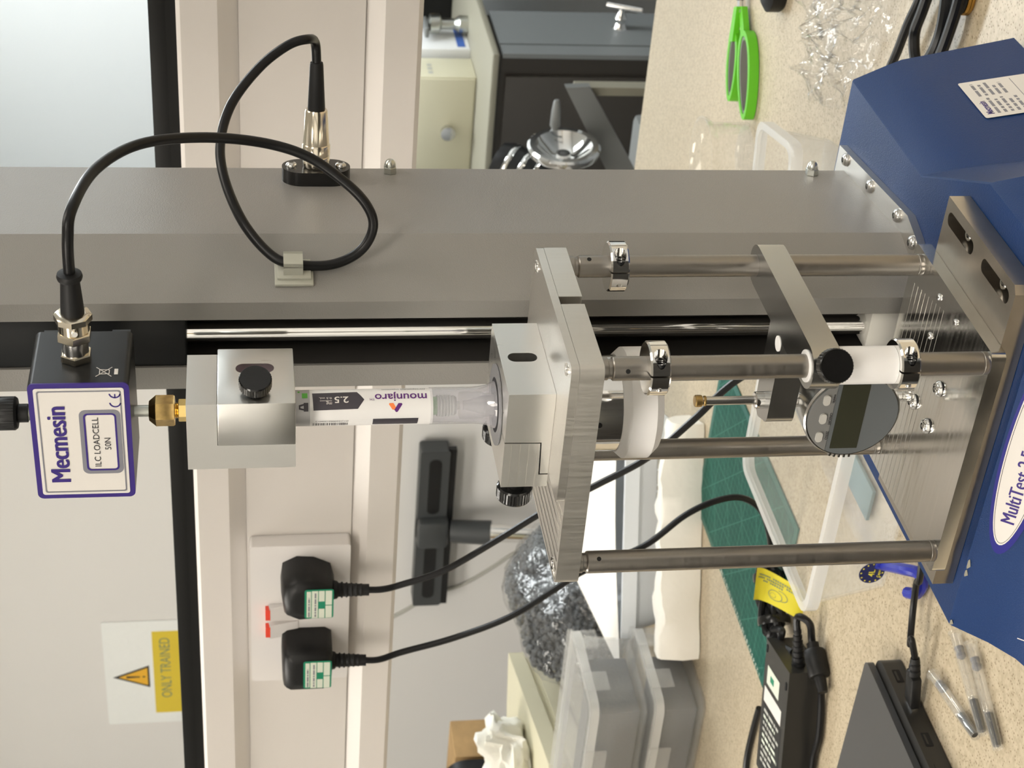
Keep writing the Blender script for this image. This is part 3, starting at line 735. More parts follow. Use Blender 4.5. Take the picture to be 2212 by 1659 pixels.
# ================================================================== upper pen grip and coupling
t = thing('pen_grip', 'aluminium grip block hanging under the load cell around the pen top', 'grip', (.0058, 0, .3455))
gb = obj('grip_body', prism(B(), [(.0258, .3997), (-.0142, .3997), (-.0142, .3456), (.0006, .3456), (.0006, .3847), (.0258, .3847)], -.0224, .0222, 'y'), 'brushed_alu', t, bevel=.0008)
gj = obj('grip_jaw', box(B(), .0009, .0268, -.0236, .0262, .3457, .3844), 'brushed_alu', t, bevel=.0006)
c_ = B(); prism(c_, rrect(.0036, .0120, .3558, .3752, .0040), .0188, .04, 'x'); cut(gj, c_)
for o in (gb, gj):
    c_ = B(); cyl(c_, AX+Vector((0, 0, .34)), AX+Vector((0, 0, .371)), .0101, n=40); cut(o, c_)
obj('window', box(B(), .0189, .0200, .0038, .0118, .3560, .3750), 'slot_purple', gj)
knob(gj, (.0268, -.0118, .3655), (.95, -.31, 0), .0083, .0100)
t = thing('brass_coupling', 'hexagonal brass coupling screwed to the load cell stud', 'coupling', (.0068, 0, .3997))
obj('stud', cyl(B(), (.0068, 0, .4190), (.0068, 0, .4262), .0030), 'zinc', t)
obj('hex_body', lathe(B(), [(.0050, .4190), (.0080, .4155), (.0080, .4068), (.0074, .4060)], AX, (0, 0, 1), 6), 'brass', t, bevel=.0004)
obj('thread', lathe(B(), [(.0042, .4062), (.0036, .4058), (.0042, .4052), (.0036, .4048), (.0042, .4043)], AX, (0, 0, 1), 20), 'brass_bright', t)
obj('lock_nut', lathe(B(), [(.0055, .4043), (.0058, .4040), (.0058, .4000), (.0055, .3998)], AX, (0, 0, 1), 6), 'brass_bright', t)

# ================================================================== load cell
t = thing('load_cell', 'black box-shaped load cell with a white and purple front label', 'load cell', (.006, 0, .4262))
x0, x1, y0, y1, z0, z1 = -.0288, .0412, -.0246, .0217, .4262, .4742
obj('housing', prism(B(), rrect(x0, x1, z0, z1, .0028), y0+.0008, y1, 'y'), 'black_metal', t, bevel=.0006)
c_ = B()
lab = obj('front_label', prism(B(), rrect(x0, x1, z0, z1, .0030), y0, y0+.0007, 'y'), 'purple_ink', t)
ex, ez = Vector((1, 0, 0)), Vector((0, 0, 1)); yo = y0-.0001
def lface(name, pts, mat, d): return obj(name, flat(B(), pts, (0, y0-d, 0), ex, ez, .00012), mat, lab)
def lband(name, a, b, mat, d): return obj(name, frameflat(B(), a, b, (0, y0-d, 0), ex, ez, .00012), mat, lab)
i1 = .0026
lface('label_sheet', rrect(x0+i1, x1-i1, z0+i1, z1-i1, .0014), 'label_white', .0002)
i2, i3 = .0040, .0047
lband('label_line', rrect(x0+i2, x1-i2, z0+i2, z1-i2, .0012), rrect(x0+i3, x1-i3, z0+i3, z1-i3, .0010), 'grey_ink', .0004)
bx0, bx1, bz0, bz1 = x0+.0155, x1-.0155, z0+.0050, z0+.0248
lband('window_band', rrect(bx0, bx1, bz0, bz1, .0032), rrect(bx0+.0020, bx1-.0020, bz0+.0020, bz1-.0020, .0022), 'grey_ink', .0004)
lband('window_band', rrect(bx0+.0020, bx1-.0020, bz0+.0020, bz1-.0020, .0022), rrect(bx0+.0029, bx1-.0029, bz0+.0029, bz1-.0029, .0016), 'purple_ink', .0005)
def ltext(name, body, mat, x, z, w, h, bold=0, lift=0):
    bm = textbm(body, 1, 1, bold); xs = [v.co.x for v in bm.verts]; ys = [v.co.y for v in bm.verts]
    sx = w/(max(xs)-min(xs)); sy = h/(max(ys)); mx = min(xs)
    for v in bm.verts: v.co = Vector((x+(v.co.x-mx)*sx, y0-.0006-lift, z+v.co.y*sy))
    return obj(name, bm, mat, lab, smooth=0)
for k in range(4): ltext('brand_lettering', 'Mecmesin', 'purple_ink', x0+.0106+.00030*k, z0+.0312, .0455, .0092, .0, k*.00004)
ltext('model_lettering', 'ILC LOADCELL', 'dark_ink', bx0+.0045, z0+.0158, .0300, .0030)
ltext('model_lettering', '50N', 'dark_ink', bx0+.0148, z0+.0104, .0072, .0030)
def ringarc(cx, cz, r, w, a0, a1, n=14):
    o_ = arc(cx, cz, r, a0, a1, n); i_ = arc(cx, cz, r-w, a1, a0, n); return o_+i_
lface('ce_mark', ringarc(x1-.0112, z0+.0070, .0029, .0007, 95, 265), 'purple_ink', .0004)
lface('ce_mark', ringarc(x1-.0058, z0+.0070, .0029, .0007, 95, 265)+[], 'purple_ink', .0004)
lface('ce_mark', [(x1-.0085, z0+.0067), (x1-.0062, z0+.0067), (x1-.0062, z0+.0073), (x1-.0085, z0+.0073)], 'purple_ink', .0004)
# waste-bin mark on the flank
fo = (x1+.0001, -.0150, z0+.0085)
bm = B()
for a, b in (((-.004, 0), (.004, .0075)), ((-.004, .0075), (.004, 0))):
    d = (Vector(b)-Vector(a)).normalized(); n_ = Vector((-d.y, d.x))*.00018
    flat(bm, [tuple(Vector(a)-n_), tuple(Vector(b)-n_), tuple(Vector(b)+n_), tuple(Vector(a)+n_)], fo, (0, 1, 0), (0, 0, 1), .0001)
obj('bin_mark', bm, 'label_white', t)
bm = B(); frameflat(bm, [(-.0018, .001), (.0018, .001), (.0022, .006), (-.0022, .006)], [(-.0014, .0014), (.0014, .0014), (.0017, .0056), (-.0017, .0056)], fo, (0, 1, 0), (0, 0, 1), .0001)
obj('bin_mark', bm, 'label_white', t)
obj('bin_bar', flat(B(), [(-.0024, -.0030), (.0024, -.0030), (.0024, -.0012), (-.0024, -.0012)], fo, (0, 1, 0), (0, 0, 1), .0001), 'label_white', t)
# notches on the rear edge of the flank
for z in (.4655, .4320): obj('rear_tab', box(B(), x1-.010, x1-.0005, y1, y1+.0022, z-.0045, z+.0045), 'black_metal', t)
obj('warranty_tape', flat(B(), [(-.004, 0), (.003, .001), (.004, .0028), (.001, .0034), (-.003, .0030)], (.030, .013, z1+.0002), (0, 1, 0), (-1, 0, 0), .0006), 'nylon_white', t)
# thumb screw on top
ts = obj('thumb_screw', lathe(B(), [(.0036, .4742), (.0040, .4746), (.0034, .4752), (.0040, .4758), (.0034, .4764), (.0040, .4770), (.0034, .4776), (.0040, .4782), (.0036, .4790)], (.0068, 0, 0), (0, 0, 1), 24), 'zinc', t)
knob(t, (.0068, 0, .4785), (0, 0, 1), .0086, .0150, 'thumb_nut', 'black_plastic')
obj('crosshead_stud', lathe(B(), [(.0060, .4930), (.0060, .5448)], (.0068, 0, 0), (0, 0, 1), 24), 'zinc', t)
# cable connector on the right flank
LC = Vector((x1, -.0026, .4524)); dx = Vector((1, 0, 0))
s_ = obj('connector_nut', lathe(B(), [(.0074, 0), (.0080, .0004), (.0080, .0036), (.0074, .0042)], LC, dx, 6), 'nickel', t)
obj('connector_barrel', lathe(B(), [(.0064, .004), (.0064, .0130)], LC, dx, 32), 'steel', t)
load_end = LC+dx*.013
# cable with its two plugs
t = thing('load_cell_cable', 'black cable looping from the load cell to the grey column', 'cable', (.06, .08, .28))
obj('bayonet', lathe(B(), [(.0082, 0), (.0088, .0006), (.0088, .0040), (.0080, .0046)], load_end-dx*.0012, dx, 6), 'nickel', t)
obj('bayonet_ring', lathe(B(), [(.0066, .003), (.0076, .0040), (.0076, .0090), (.0066, .0096)], load_end, dx, 28), 'nickel', t)
obj('bayonet_pin', cyl(B(), load_end+Vector((.0065, -.0070, -.001)), load_end+Vector((.0065, -.0088, -.0012)), .0014), 'chrome', t)
obj('clamp_nut', lathe(B(), [(.0082, .0090), (.0092, .0096), (.0092, .0126), (.0080, .0134), (.0060, .0136)], load_end, dx, 8), 'nickel', t)
obj('strain_relief', lathe(B(), [(.0058, .0120), (.0055, .0180), (.0047, .0305), (.0045, .0318), (.0058, .0325), (.0062, .0340), (.0058, .0356), (.0030, .0362)], load_end, dx, 28), 'black_rubber', t)
p0 = load_end+dx*.035
# far end on the column
obj('coupling_ring', lathe(B(), [(.0078, 0), (.0082, .0010), (.0082, .0062), (.0078, .0068), (.0084, .0074), (.0084, .0134), (.0080, .0142)], SOCK, nd, 36), 'nickel', t)
obj('plug_sleeve', lathe(B(), [(.0078, .0140), (.0078, .0165), (.0067, .0345), (.0062, .0355), (.0055, .0356)], SOCK, nd, 36), 'nickel', t)
obj('plug_boot', lathe(B(), [(.0052, .0340), (.0052, .0360), (.0040, .0625), (.0037, .0640), (.0030, .0642)], SOCK, nd, 28), 'black_rubber', t)
p1 = SOCK+nd*.063
CP = [(146, 515, -.002), (155, 450, .008), (206, 366, .042), (300, 312, .075), (430, 297, .10), (560, 307, .112), (660, 336, .112), (738, 388, .106), (790, 440, .100), (806, 490, .097),
      (778, 542, .0935), (714, 572, .0890), (632, 570, .0868), (582, 548, .0910), (525, 480, .104), (486, 390, .125), (476, 310, .145), (500, 225, .165), (560, 146, .185), (620, 99, .196), (662, 85, .200)]
path = [p0-dx*.004, p0]+[at(a, b, 'y', c) for a, b, c in CP]+[p1+nd*.013+Vector((0, 0, .001)), p1, p1-nd*.004]
obj('lead', tube(B(), path, .0028, 12, 8), 'black_cable', t)
# stick-on clip on the column's front facet
cp = at(632, 570, 'y', .0868)
fd = Vector((.0439-.0288, .1165-.0680, 0)).normalized(); fn2 = Vector((fd.y, -fd.x, 0))
t = thing('cable_clip', 'beige stick-on cable clip on the column facet', 'clip', cp-fn2*.004)
s0 = Vector((.0288, .0680, 0)); k0 = (cp-s0).dot(fd); fb = s0+fd*k0+Vector((0, 0, cp.z))
M = Matrix((fd, fn2, Vector((0, 0, 1)))).transposed().to_4x4(); M.translation = fb
gap = (cp-fb).dot(fn2)
obj('pad', box(B(), -.011, .006, .0002, .0024, -.0112, .0098, M), 'clip_plastic', t, bevel=.0005)
obj('pad_step', box(B(), -.008, .006, .0024, .0042, -.0100, .0085, M), 'clip_plastic', t, bevel=.0005)
b_ = B(); box(b_, -.0060, .0052, gap+.0030, gap+.0044, -.0055, .0050, M); box(b_, -.0060, -.0042, .004, gap+.0044, -.0055, .0050, M); box(b_, .0036, .0052, gap*.6, gap+.0044, -.0055, .0050, M)
obj('jaw', b_, 'clip_plastic', t)

# ================================================================== things on the bench
def on(px, py, h=0): return at(px, py, 'z', ZB+h)
# mains leads hanging from the plugs
def lead(name, label, pts, r, mat='black_cable', cat='cable', **k):
    o = obj(name, tube(B(), pts, r, 10, 8), mat); return tag(o, label, cat, **k)
pth = [c1+Vector((0, 0, .004)), c1+Vector((0, 0, -.012))]+[at(a, b, 'y', y) for a, b, y in ((870, 1262, .400), (960, 1232, .395), (1080, 1163, .385), (1180, 1102, .375), (1290, 1047, .365), (1400, 988, .355), (1500, 905, .340), (1585, 826, .325))]+[Vector((-.16, .31, -.045)), Vector((-.06, .285, -.085)), Vector((-.03, .264, -.09))]
lead('mains_lead', 'black mains lead running from the rounder plug down behind the test stand', pth, .0030)
pth = [c2+Vector((0, 0, .004)), c2+Vector((0, 0, -.012))]+[at(a, b, 'y', y) for a, b, y in ((870, 1408, .402), (980, 1378, .402), (1100, 1333, .402), (1200, 1272, .404), (1262, 1233, .406), (1390, 1180, .412), (1480, 1113, .42), (1550, 1081, .426), (1605, 1076, .43), (1645, 1104, .435), (1663, 1160, .44))]+[on(1664, 1212, .006)]
lead('mains_lead', 'black mains lead from the squarer plug arching down to the power adapter', pth, .0030)
# green cutting mat
mt_ = thing('cutting_mat', 'green gridded cutting mat lying on the bench', 'cutting mat', (-.56, .58, ZB))
obj('mat_sheet', box(B(), -.657, -.452, .437, .728, ZB+.0002, ZB+.0022), 'mat_edge', mt_, bevel=.0006)
o = obj('printed_grid', box(B(), -.649, -.460, .445, .720, ZB+.0022, ZB+.00235), 'cutting_mat', mt_)
text('mat_scale', '1 2 3 4 5 6 7 8 9 10 11 12 13 14 15 16 17 18', 'pat_white', mt_, (-.6505, .450, ZB+.0023), (0, 1, 0), (-1, 0, 0), .0068, 1.3)

# clear storage boxes
def tub(name, label, cat, x0, x1, y0, y1, z0, z1, tap=.012, th=.0016, rim=.010, M=None, group=None):
    t = thing(name, label, cat, M @ Vector(((x0+x1)/2, (y0+y1)/2, z0)) if M else ((x0+x1)/2, (y0+y1)/2, z0), group)
    def rg(bm, d, z, r): 
        return [bm.verts.new((M @ Vector((a, b, z))) if M else Vector((a, b, z))) for a, b in rrect(x0+d, x1-d, y0+d, y1-d, r, 4)]
    bm = B()
    L = [rg(bm, tap, z0+.001, .012), rg(bm, .003, z1-.004, .014), rg(bm, .003+th, z1-.004, .013), rg(bm, tap+th, z0+.001+th, .011)]
    for a, b in zip(L, L[1:]):
        for i in range(len(a)): bm.faces.new((a[i], a[(i+1) % len(a)], b[(i+1) % len(a)], b[i]))
    bm.faces.new(L[0]); bm.faces.new(L[-1])
    obj('tub', bm, 'box_clear', t)
    bm = B(); L = [rg(bm, -.001, z1-rim, .016), rg(bm, -.001, z1, .016), rg(bm, .0055, z1, .012), rg(bm, .0055, z1-.003, .012), rg(bm, .0012, z1-.004, .015), rg(bm, .0012, z1-rim, .015)]
    for a, b in zip(L, L[1:]+L[:1]):
        for i in range(len(a)): bm.faces.new((a[i], a[(i+1) % len(a)], b[(i+1) % len(a)], b[i]))
    obj('rim', bm, 'box_rim', t)
    return t
SB = (-.377, -.150, .238, .440)
tb = tub('storage_box', 'clear four litre storage box with blue latch beside the blue base', 'storage box', SB[0], SB[1], SB[2], SB[3], ZB, ZB+.068)
fy = SB[2]+.004
lt = obj('latch', tube(B(), [at(1893, 1216, 'y', fy-.002), at(1912, 1221, 'y', fy-.006), on(1950, 1229, .014), on(1983, 1238, .009), on(1992, 1262, .007), on(1980, 1282, .006), on(1960, 1280, .007)], .0046, 10), 'latch_blue', tb)
sx = at(1883, 1237, 'y', fy)
stp = obj('sticker', flat(B(), disc(.0105, 40), (sx.x, fy-.0002, sx.z), (1, 0, 0), (0, 0, 1), .0002), 'sticker_navy', tb)
text('sticker_print', '4L', 'sticker_yellow', stp, (sx.x, fy-.0005, sx.z-.0022), (1, 0, 0), (0, 0, 1), .0072, 1, .01, 'CENTER')
for k in range(12):
    a = R(30*k); b_ = B()
    flat(b_, [(sx.x+.0088*math.cos(a)+(.0010 if j % 2 == 0 else .0004)*math.sin(R(36*j)), (.0010 if j % 2 == 0 else .0004)*math.cos(R(36*j))+.0088*math.sin(a)) for j in range(10)], (0, fy-.0005, sx.z), (1, 0, 0), (0, 0, 1), .0001)
    obj('sticker_star', b_, 'sticker_yellow', stp)
text('sticker_print', 'Capacity', 'sticker_yellow', stp, (sx.x+.001, fy-.0005, sx.z-.0068), (1, 0, 0), (0, 0, 1), .0032, 1, .01, 'CENTER')
# contents of the storage box
tag(obj('teal_strip', box(B(), -.330, -.300, .300, .372, ZB+.003, ZB+.006), 'teal_plastic', bevel=.0004), 'teal plastic strip lying inside the four litre box', 'strip')
tag(obj('cream_tube', lathe(B(), [(.003, 0), (.0045, .002), (.0045, .030), (.002, .034)], (-.262, .285, ZB+.008), (.35, .93, 0), 16), 'nylon_white'), 'short cream plastic tube inside the four litre box', 'tube')
tag(obj('foam_offcut', box(B(), -.240, -.205, .270, .400, ZB+.003, ZB+.014), 'paper_white', bevel=.002), 'white foam offcut inside the four litre box', 'foam')
# second clear box behind the column
Mt = Matrix.Translation((-.105, .580, 0)) @ Matrix.Rotation(R(13), 4, 'Z')
tub('storage_box', 'empty clear storage box standing behind the grey column', 'storage box', -.20, 0, -.10, 0, ZB, ZB+.060, M=Mt)
# glass beaker
bc = on(1650, 402)
tag(obj('glass_beaker', lathe(B(), [(.034, 0), (.036, .003), (.036, .040), (.041, .046), (.042, .050), (.040, .050), (.0385, .046), (.0340, .040), (.034, .004)], (bc.x, bc.y+.06, ZB), (0, 0, 1), 40), 'glass_clear'), 'low clear glass dish with a rolled rim behind the column', 'dish')
# scissors
A1, A2 = on(1592, 258, .008), on(1600, 20, .008)
d = (A2-A1); d.z = 0; d.normalize(); n_ = Vector((-d.y, d.x, 0)); so = Vector((A1.x, A1.y, ZB))
t = thing('scissors', 'bright green scissors with grey grips lying on the bench', 'scissors', so)
def oband(name, c, a, b, w, z0, z1, mat, par, sk=0, n=28):
    bm = B(); V = []
    for rr_, zz in ((0, z0), (0, z1), (w, z1), (w, z0)):
        V.append([bm.verts.new(so+d*(c[0]+(a-rr_)*math.cos(2*math.pi*i/n))+n_*(c[1]+(b-rr_)*math.sin(2*math.pi*i/n)*(1+.18*math.cos(2*math.pi*i/n))+sk*(a-rr_)*math.cos(2*math.pi*i/n))+Vector((0, 0, zz))) for i in range(n)])
    for p, q in zip(V, V[1:]+V[:1]):
        for i in range(n): bm.faces.new((p[i], p[(i+1) % n], q[(i+1) % n], q[i]))
    return obj(name, bm, mat, par, bevel=.0015)
for c, a, b, sk in (((.044, -.024), .044, .021, .10), ((.054, .020), .036, .0175, -.14)):
    h_ = oband('handle', c, a, b, .0055, .0006, .0105, 'scissor_green', t, sk)
    oband('grip_liner', c, a-.0056, b-.0056, .0030, .0010, .0096, 'scissor_grey', h_, sk)
for s, y in ((-1, -.0045), (1, .0055)):
    b_ = B(); pts = [(.078, y*3-.007), (.078, y*3+.007), (.112, y*.4+.0050), (.112, y*.4-.0050)]
    lo = [b_.verts.new(so+d*p+n_*q+Vector((0, 0, .003+.004*(s > 0)))) for p, q in pts]; hi = [b_.verts.new(so+d*p+n_*q+Vector((0, 0, .009+.004*(s > 0)))) for p, q in pts]
    b_.faces.new(lo); b_.faces.new(hi)
    for i in range(4): b_.faces.new((lo[i], lo[(i+1) % 4], hi[(i+1) % 4], hi[i]))
    obj('shank', b_, 'scissor_green', t, bevel=.002)
    b_ = B(); pts = [(.106, y*.4-.004), (.106, y*.4+.004), (.20, s*.002+.003), (.215, s*.002), (.20, s*.002-.004)]
    z = .005+.003*(s > 0)
    lo = [b_.verts.new(so+d*p+n_*q+Vector((0, 0, z))) for p, q in pts]; hi = [b_.verts.new(so+d*p+n_*q+Vector((0, 0, z+.002))) for p, q in pts]
    b_.faces.new(lo); b_.faces.new(hi)
    for i in range(5): b_.faces.new((lo[i], lo[(i+1) % 5], hi[(i+1) % 5], hi[i]))
    obj('blade', b_, 'steel', t)
obj('pivot', cyl(B(), so+d*.122+Vector((0, 0, .004)), so+d*.122+Vector((0, 0, .012)), .004), 'black_plastic', t)
# crumpled clear bag
def crumple(name, label, cat, pxs, h, amp, seed, mat='bag_clear', nx=26, ny=20):
    """film sheet draped between four bench points given as photo pixels"""
    P = [on(*p) for p in pxs]; bm = B(); g = []
    for j in range(ny+1):
        row = []
        for i in range(nx+1):
            u, v = i/nx, j/ny
            p = (P[0]*(1-u)+P[1]*u)*(1-v)+(P[3]*(1-u)+P[2]*u)*v
            e = min(u, 1-u, v, 1-v); env = min(1, e*5)
            nn = noise.noise(Vector((u*5+seed, v*5, seed)))*.5+abs(noise.noise(Vector((u*11, v*11+seed, 2))))*.7+abs(noise.noise(Vector((u*23, v*25+seed, 6))))*.45
            p = p+Vector((noise.noise(Vector((u*6, v*6, seed+5)))*amp, noise.noise(Vector((u*6, v*6, seed+9)))*amp, .003+env*(h*(.35+nn))))
            row.append(bm.verts.new(p))
        g.append(row)
    for j in range(ny):
        for i in range(nx): bm.faces.new((g[j][i], g[j][i+1], g[j+1][i+1], g[j+1][i]))
    return tag(obj(name, bm, mat, smooth=70), label, cat)
crumple('plastic_bag', 'crumpled clear plastic bag on the bench beside the blue base', 'plastic bag', [(1765, 225), (1745, -60), (1985, -60), (1862, 225)], .026, .016, 3.1, nx=70, ny=50)
# leads, knob and foot to the right of the machine
for i, (q, lb) in enumerate((([(1920, 152), (1938, 112), (1962, 50), (1985, 0), (2005, -60)], 'thin black lead behind the blue base, nearest the clear bag'),
        ([(1985, 150), (1976, 118), (1976, 70), (1992, 25), (2015, -40)], 'black lead bending sharply behind the blue base'),
        ([(2000, 142), (2024, 100), (2038, 55), (2046, 0), (2050, -60)], 'thick black lead rising straight behind the blue base'),
        ([(2022, 140), (2040, 98), (2060, 40), (2072, 0), (2085, -50)], 'black lead lying just right of the thick one'))):
    lead('black_lead', lb, [on(a, b, .012) for a, b in q], (.0036, .0042, .0052, .0042)[i])
kc = on(2093, -8, .0)
t = thing('levelling_foot', 'black round knob with a gold ring at the bench end', 'knob', (kc.x, kc.y, ZB))
obj('knob', lathe(B(), [(.010, .012), (.013, .010), (.013, .0062), (.011, .006)], (kc.x, kc.y, ZB), (0, 0, 1), 32), 'black_metal', t)
obj('gold_ring', lathe(B(), [(.0125, 0), (.0133, .001), (.0133, .0028), (.0120, .003), (.0133, .0032), (.0133, .0055), (.0120, .0062)], (kc.x, kc.y, ZB), (0, 0, 1), 32), 'gold', t)
kc = on(1690, -20, 0)
tag(obj('black_puck', lathe(B(), [(.018, 0), (.020, .003), (.020, .014), (.014, .018), (0, .019)], (kc.x, kc.y, ZB), (0, 0, 1), 32), 'black_plastic'), 'black round plastic puck on the bench beyond the clear bag', 'puck')

# power adapter, its coiled lead, tag and ferrite
zt = ZB+.031
a_, b_q, l_ = at(1657, 1379, 'z', zt), at(1706, 1455, 'z', zt), at(1634, 1659, 'z', zt)
wv = (b_q-a_); wv.z = 0; wl = wv.length; wv.normalize(); lv = Vector((-wv.y, wv.x, 0)); lv = lv if lv.dot(l_-a_) > 0 else -lv
lv = (lv*.4+(l_-a_).normalized()*.6); lv.z = 0; lv.normalize()
t = thing('power_adapter', 'black laptop power adapter with printed labels on the bench', 'power adapter', (a_.x, a_.y, ZB))
LEN = .132
def apt(s, l, z): return Vector((a_.x, a_.y, 0))+wv*s+lv*l+Vector((0, 0, z))
bm = B(); cs = [(0, 0), (wl, 0), (wl, LEN), (0, LEN)]
lo = [bm.verts.new(apt(s, l, ZB+.0005)) for s, l in cs]; hi = [bm.verts.new(apt(s, l, zt)) for s, l in cs]
bm.faces.new(lo); bm.faces.new(hi)
for i in range(4): bm.faces.new((lo[i], lo[(i+1) % 4], hi[(i+1) % 4], hi[i]))
bd = obj('case', bm, 'laptop_dark', t, bevel=.0022)
def afl(name, s0, s1, l0, l1, mat, par, d=.0002): return obj(name, flat(B(), [(s0, -l1), (s1, -l1), (s1, -l0), (s0, -l0)], apt(0, 0, zt+d), wv, -lv, .0001), mat, par)
pl_ = afl('asset_label', .010, wl*.66, .022, .040, 'pat_white', bd); afl('label_mark', .020, .030, .028, .034, 'pat_green', bd, .0004)
afl('print_label', .006, wl*.82, .045, .060, 'label_white', bd)
afl('label_panel', .006, wl*.86, .062, .126, 'black_metal', bd, .0001)
for k in range(9): fineprint('case_print', 'pat_white' if k in (1, 4, 5) else 'wire_grey', bd, apt(.010, .069+k*.0064, zt+.0003), wv, -lv, wl*(.62, .5, .66, .55, .6, .66, .45, .6, .5)[k], .0048, k)
for s in (.004, wl-.006): obj('rubber_foot', flat(B(), rrect(-.0016, .0016, -.004, .004, .0015), apt(s, .008 if s < .01 else .016, zt+.0001), wv, -lv, .0006), 'black_void', bd)
# output boot and ferrite lead
q0 = apt(wl*.78, 0, ZB+.018)
b_ = on(1722, 1345, .022)
prof = []
for k in range(7): prof += [(.0062-.0004*k, k*.0052), (.0062-.0004*k, k*.0052+.003), (.0048-.0003*k, k*.0052+.0034), (.0048-.0003*k, (k+1)*.0052-.0003)]
obj('boot', lathe(B(), prof, q0, (b_-q0), 14), 'black_rubber', t)
bd_ = (b_-q0).normalized(); fe0, fe1 = on(1754, 1385, .010), on(1772, 1468, .009)
obj('lead', tube(B(), [q0+bd_*.030, q0+bd_*.045, on(1733, 1334, .020), on(1750, 1350, .014), fe0, fe0*.5+fe1*.5, fe1, on(1774, 1520, .005), on(1769, 1590, .005), on(1757, 1640, .005), on(1750, 1720, .005)], .0034, 10), 'black_cable', t)
fd_ = (fe1-fe0).normalized(); fa, fl_ = fe0+fd_*.008, (fe1-fe0).length
obj('ferrite', lathe(B(), [(.0055, -.006), (.0055, 0), (.0088, .0005), (.0096, .002), (.0096, fl_-.012), (.0088, fl_-.0105), (.0055, fl_-.010), (.0050, fl_-.003), (.0042, fl_+.004)], fa, fd_, 20), 'black_plastic', t)
# coiled mains lead of the adapter
kc = on(1664, 1292, .016)
t = thing('coiled_lead', 'bundled black mains lead coiled beside the power adapter', 'cable', (kc.x, kc.y, ZB))
pts = []; e_a = (on(1650, 1225)-on(1665, 1360)).normalized(); e_b = Vector((-e_a.y, e_a.x, 0))
for i in range(64):
    a = i/64*2*math.pi*5; r1, r2 = .036+.004*math.sin(i*1.7), .010+.004*math.cos(i*2.3)
    pts.append(kc+e_a*(r1*math.cos(a))+e_b*(r2*math.sin(a))+Vector((0, 0, -.006+.010*abs(math.sin(i*.9))+.004*math.sin(a))))
obj('loops', tube(B(), pts, .0034, 8, 5), 'black_cable', t)
for s in (-.6, .55):
    p = kc+e_a*(.036*s)
    obj('cable_tie', lathe(B(), [(.0150, -.004), (.0155, -.002), (.0155, .002), (.0150, .004)], p+Vector((0, 0, -.001)), e_a, 16), 'black_gloss', t)
obj('lead_end', tube(B(), [kc+e_a*-.030+Vector((0, 0, .002)), on(1690, 1362, .018), on(1687, 1390, .018), apt(wl*.45, -.001, ZB+.016)], .0032, 8), 'black_cable', t)
lead('black_lead', 'black lead lying along the far side of the power adapter', [on(1640, 1530, .004), on(1625, 1585, .004), on(1612, 1650, .004), on(1612, 1720, .004)], .0034)
# yellow warning tag folded round the coil
Yt = kc.y-.028
cor = [at(1636, 1226, 'y', Yt), at(1738, 1272, 'y', Yt-.006), at(1731, 1334, 'y', Yt-.012), at(1628, 1296, 'y', Yt-.004)]
bm = B(); g = []
for j in range(7):
    row = []
    for i in range(13):
        u, v = i/12, j/6; p = (cor[0]*(1-u)+cor[1]*u)*(1-v)+(cor[3]*(1-u)+cor[2]*u)*v
        row.append(bm.verts.new(p+Vector((0, .006*math.sin(u*5.5), .003*math.sin(u*6)))))
    g.append(row)
for j in range(6):
    for i in range(12): bm.faces.new((g[j][i], g[j][i+1], g[j+1][i+1], g[j+1][i]))
r_ = bmesh.ops.extrude_face_region(bm, geom=bm.faces[:])
bmesh.ops.translate(bm, verts=[q for q in r_['geom'] if isinstance(q, bmesh.types.BMVert)], vec=(0, .0003, 0))
tg = tag(obj('warning_tag', bm, 'tag_yellow', smooth=60), 'yellow printed warning tag folded over the coiled lead', 'tag')
ux = (cor[0]-cor[3]).normalized(); vx = -(cor[1]-cor[0]).normalized()    # text runs along ux, lines stack along -vx
tn = ux.cross(vx)
for k in range(3):
    q = cor[3]*(1-.06)+cor[0]*.06+(cor[1]-cor[0])*(.30+.0*k)
fz = (cor[1]-cor[0])
def tagp(u, v): return (cor[0]*(1-u)+cor[1]*u)*(1-v)+(cor[3]*(1-u)+cor[2]*u)*v+Vector((0, .006*math.sin(u*5.5)-.0006, .003*math.sin(u*6)))
for k in range(3):
    b_ = B()
    for m_ in range(22 if k < 2 else 10):
        u0 = .10+m_*.031+(.15 if k == 2 else 0); v0 = .16+k*.085+.0*m_
        if (m_*7+k*3) % 9 == 0: continue
        qs = [tagp(u0, v0), tagp(u0+.022, v0), tagp(u0+.022, v0+.05), tagp(u0, v0+.05)]
        b_.faces.new([b_.verts.new(q) for q in qs])
    obj('tag_print', b_, 'sign_ink', tg, smooth=0)
b_ = B()
for r1, cu, cv, a0, a1 in ((.115, .46, .66, 0, 360), (.115, .53, .60, 250, 440), (.05, .43, .68, 0, 360)):
    n = 26
    for i in range(n):
        qs = []
        for aa, rr_ in ((a0+(a1-a0)*i/n, r1), (a0+(a1-a0)*(i+1)/n, r1), (a0+(a1-a0)*(i+1)/n, r1*.9), (a0+(a1-a0)*i/n, r1*.9)): qs.append(tagp(cu+rr_*.85*math.cos(R(aa)), cv+rr_*1.4*math.sin(R(aa))))
        b_.faces.new([b_.verts.new(q) for q in qs])
obj('tag_drawing', b_, 'sign_ink', tg, smooth=0)

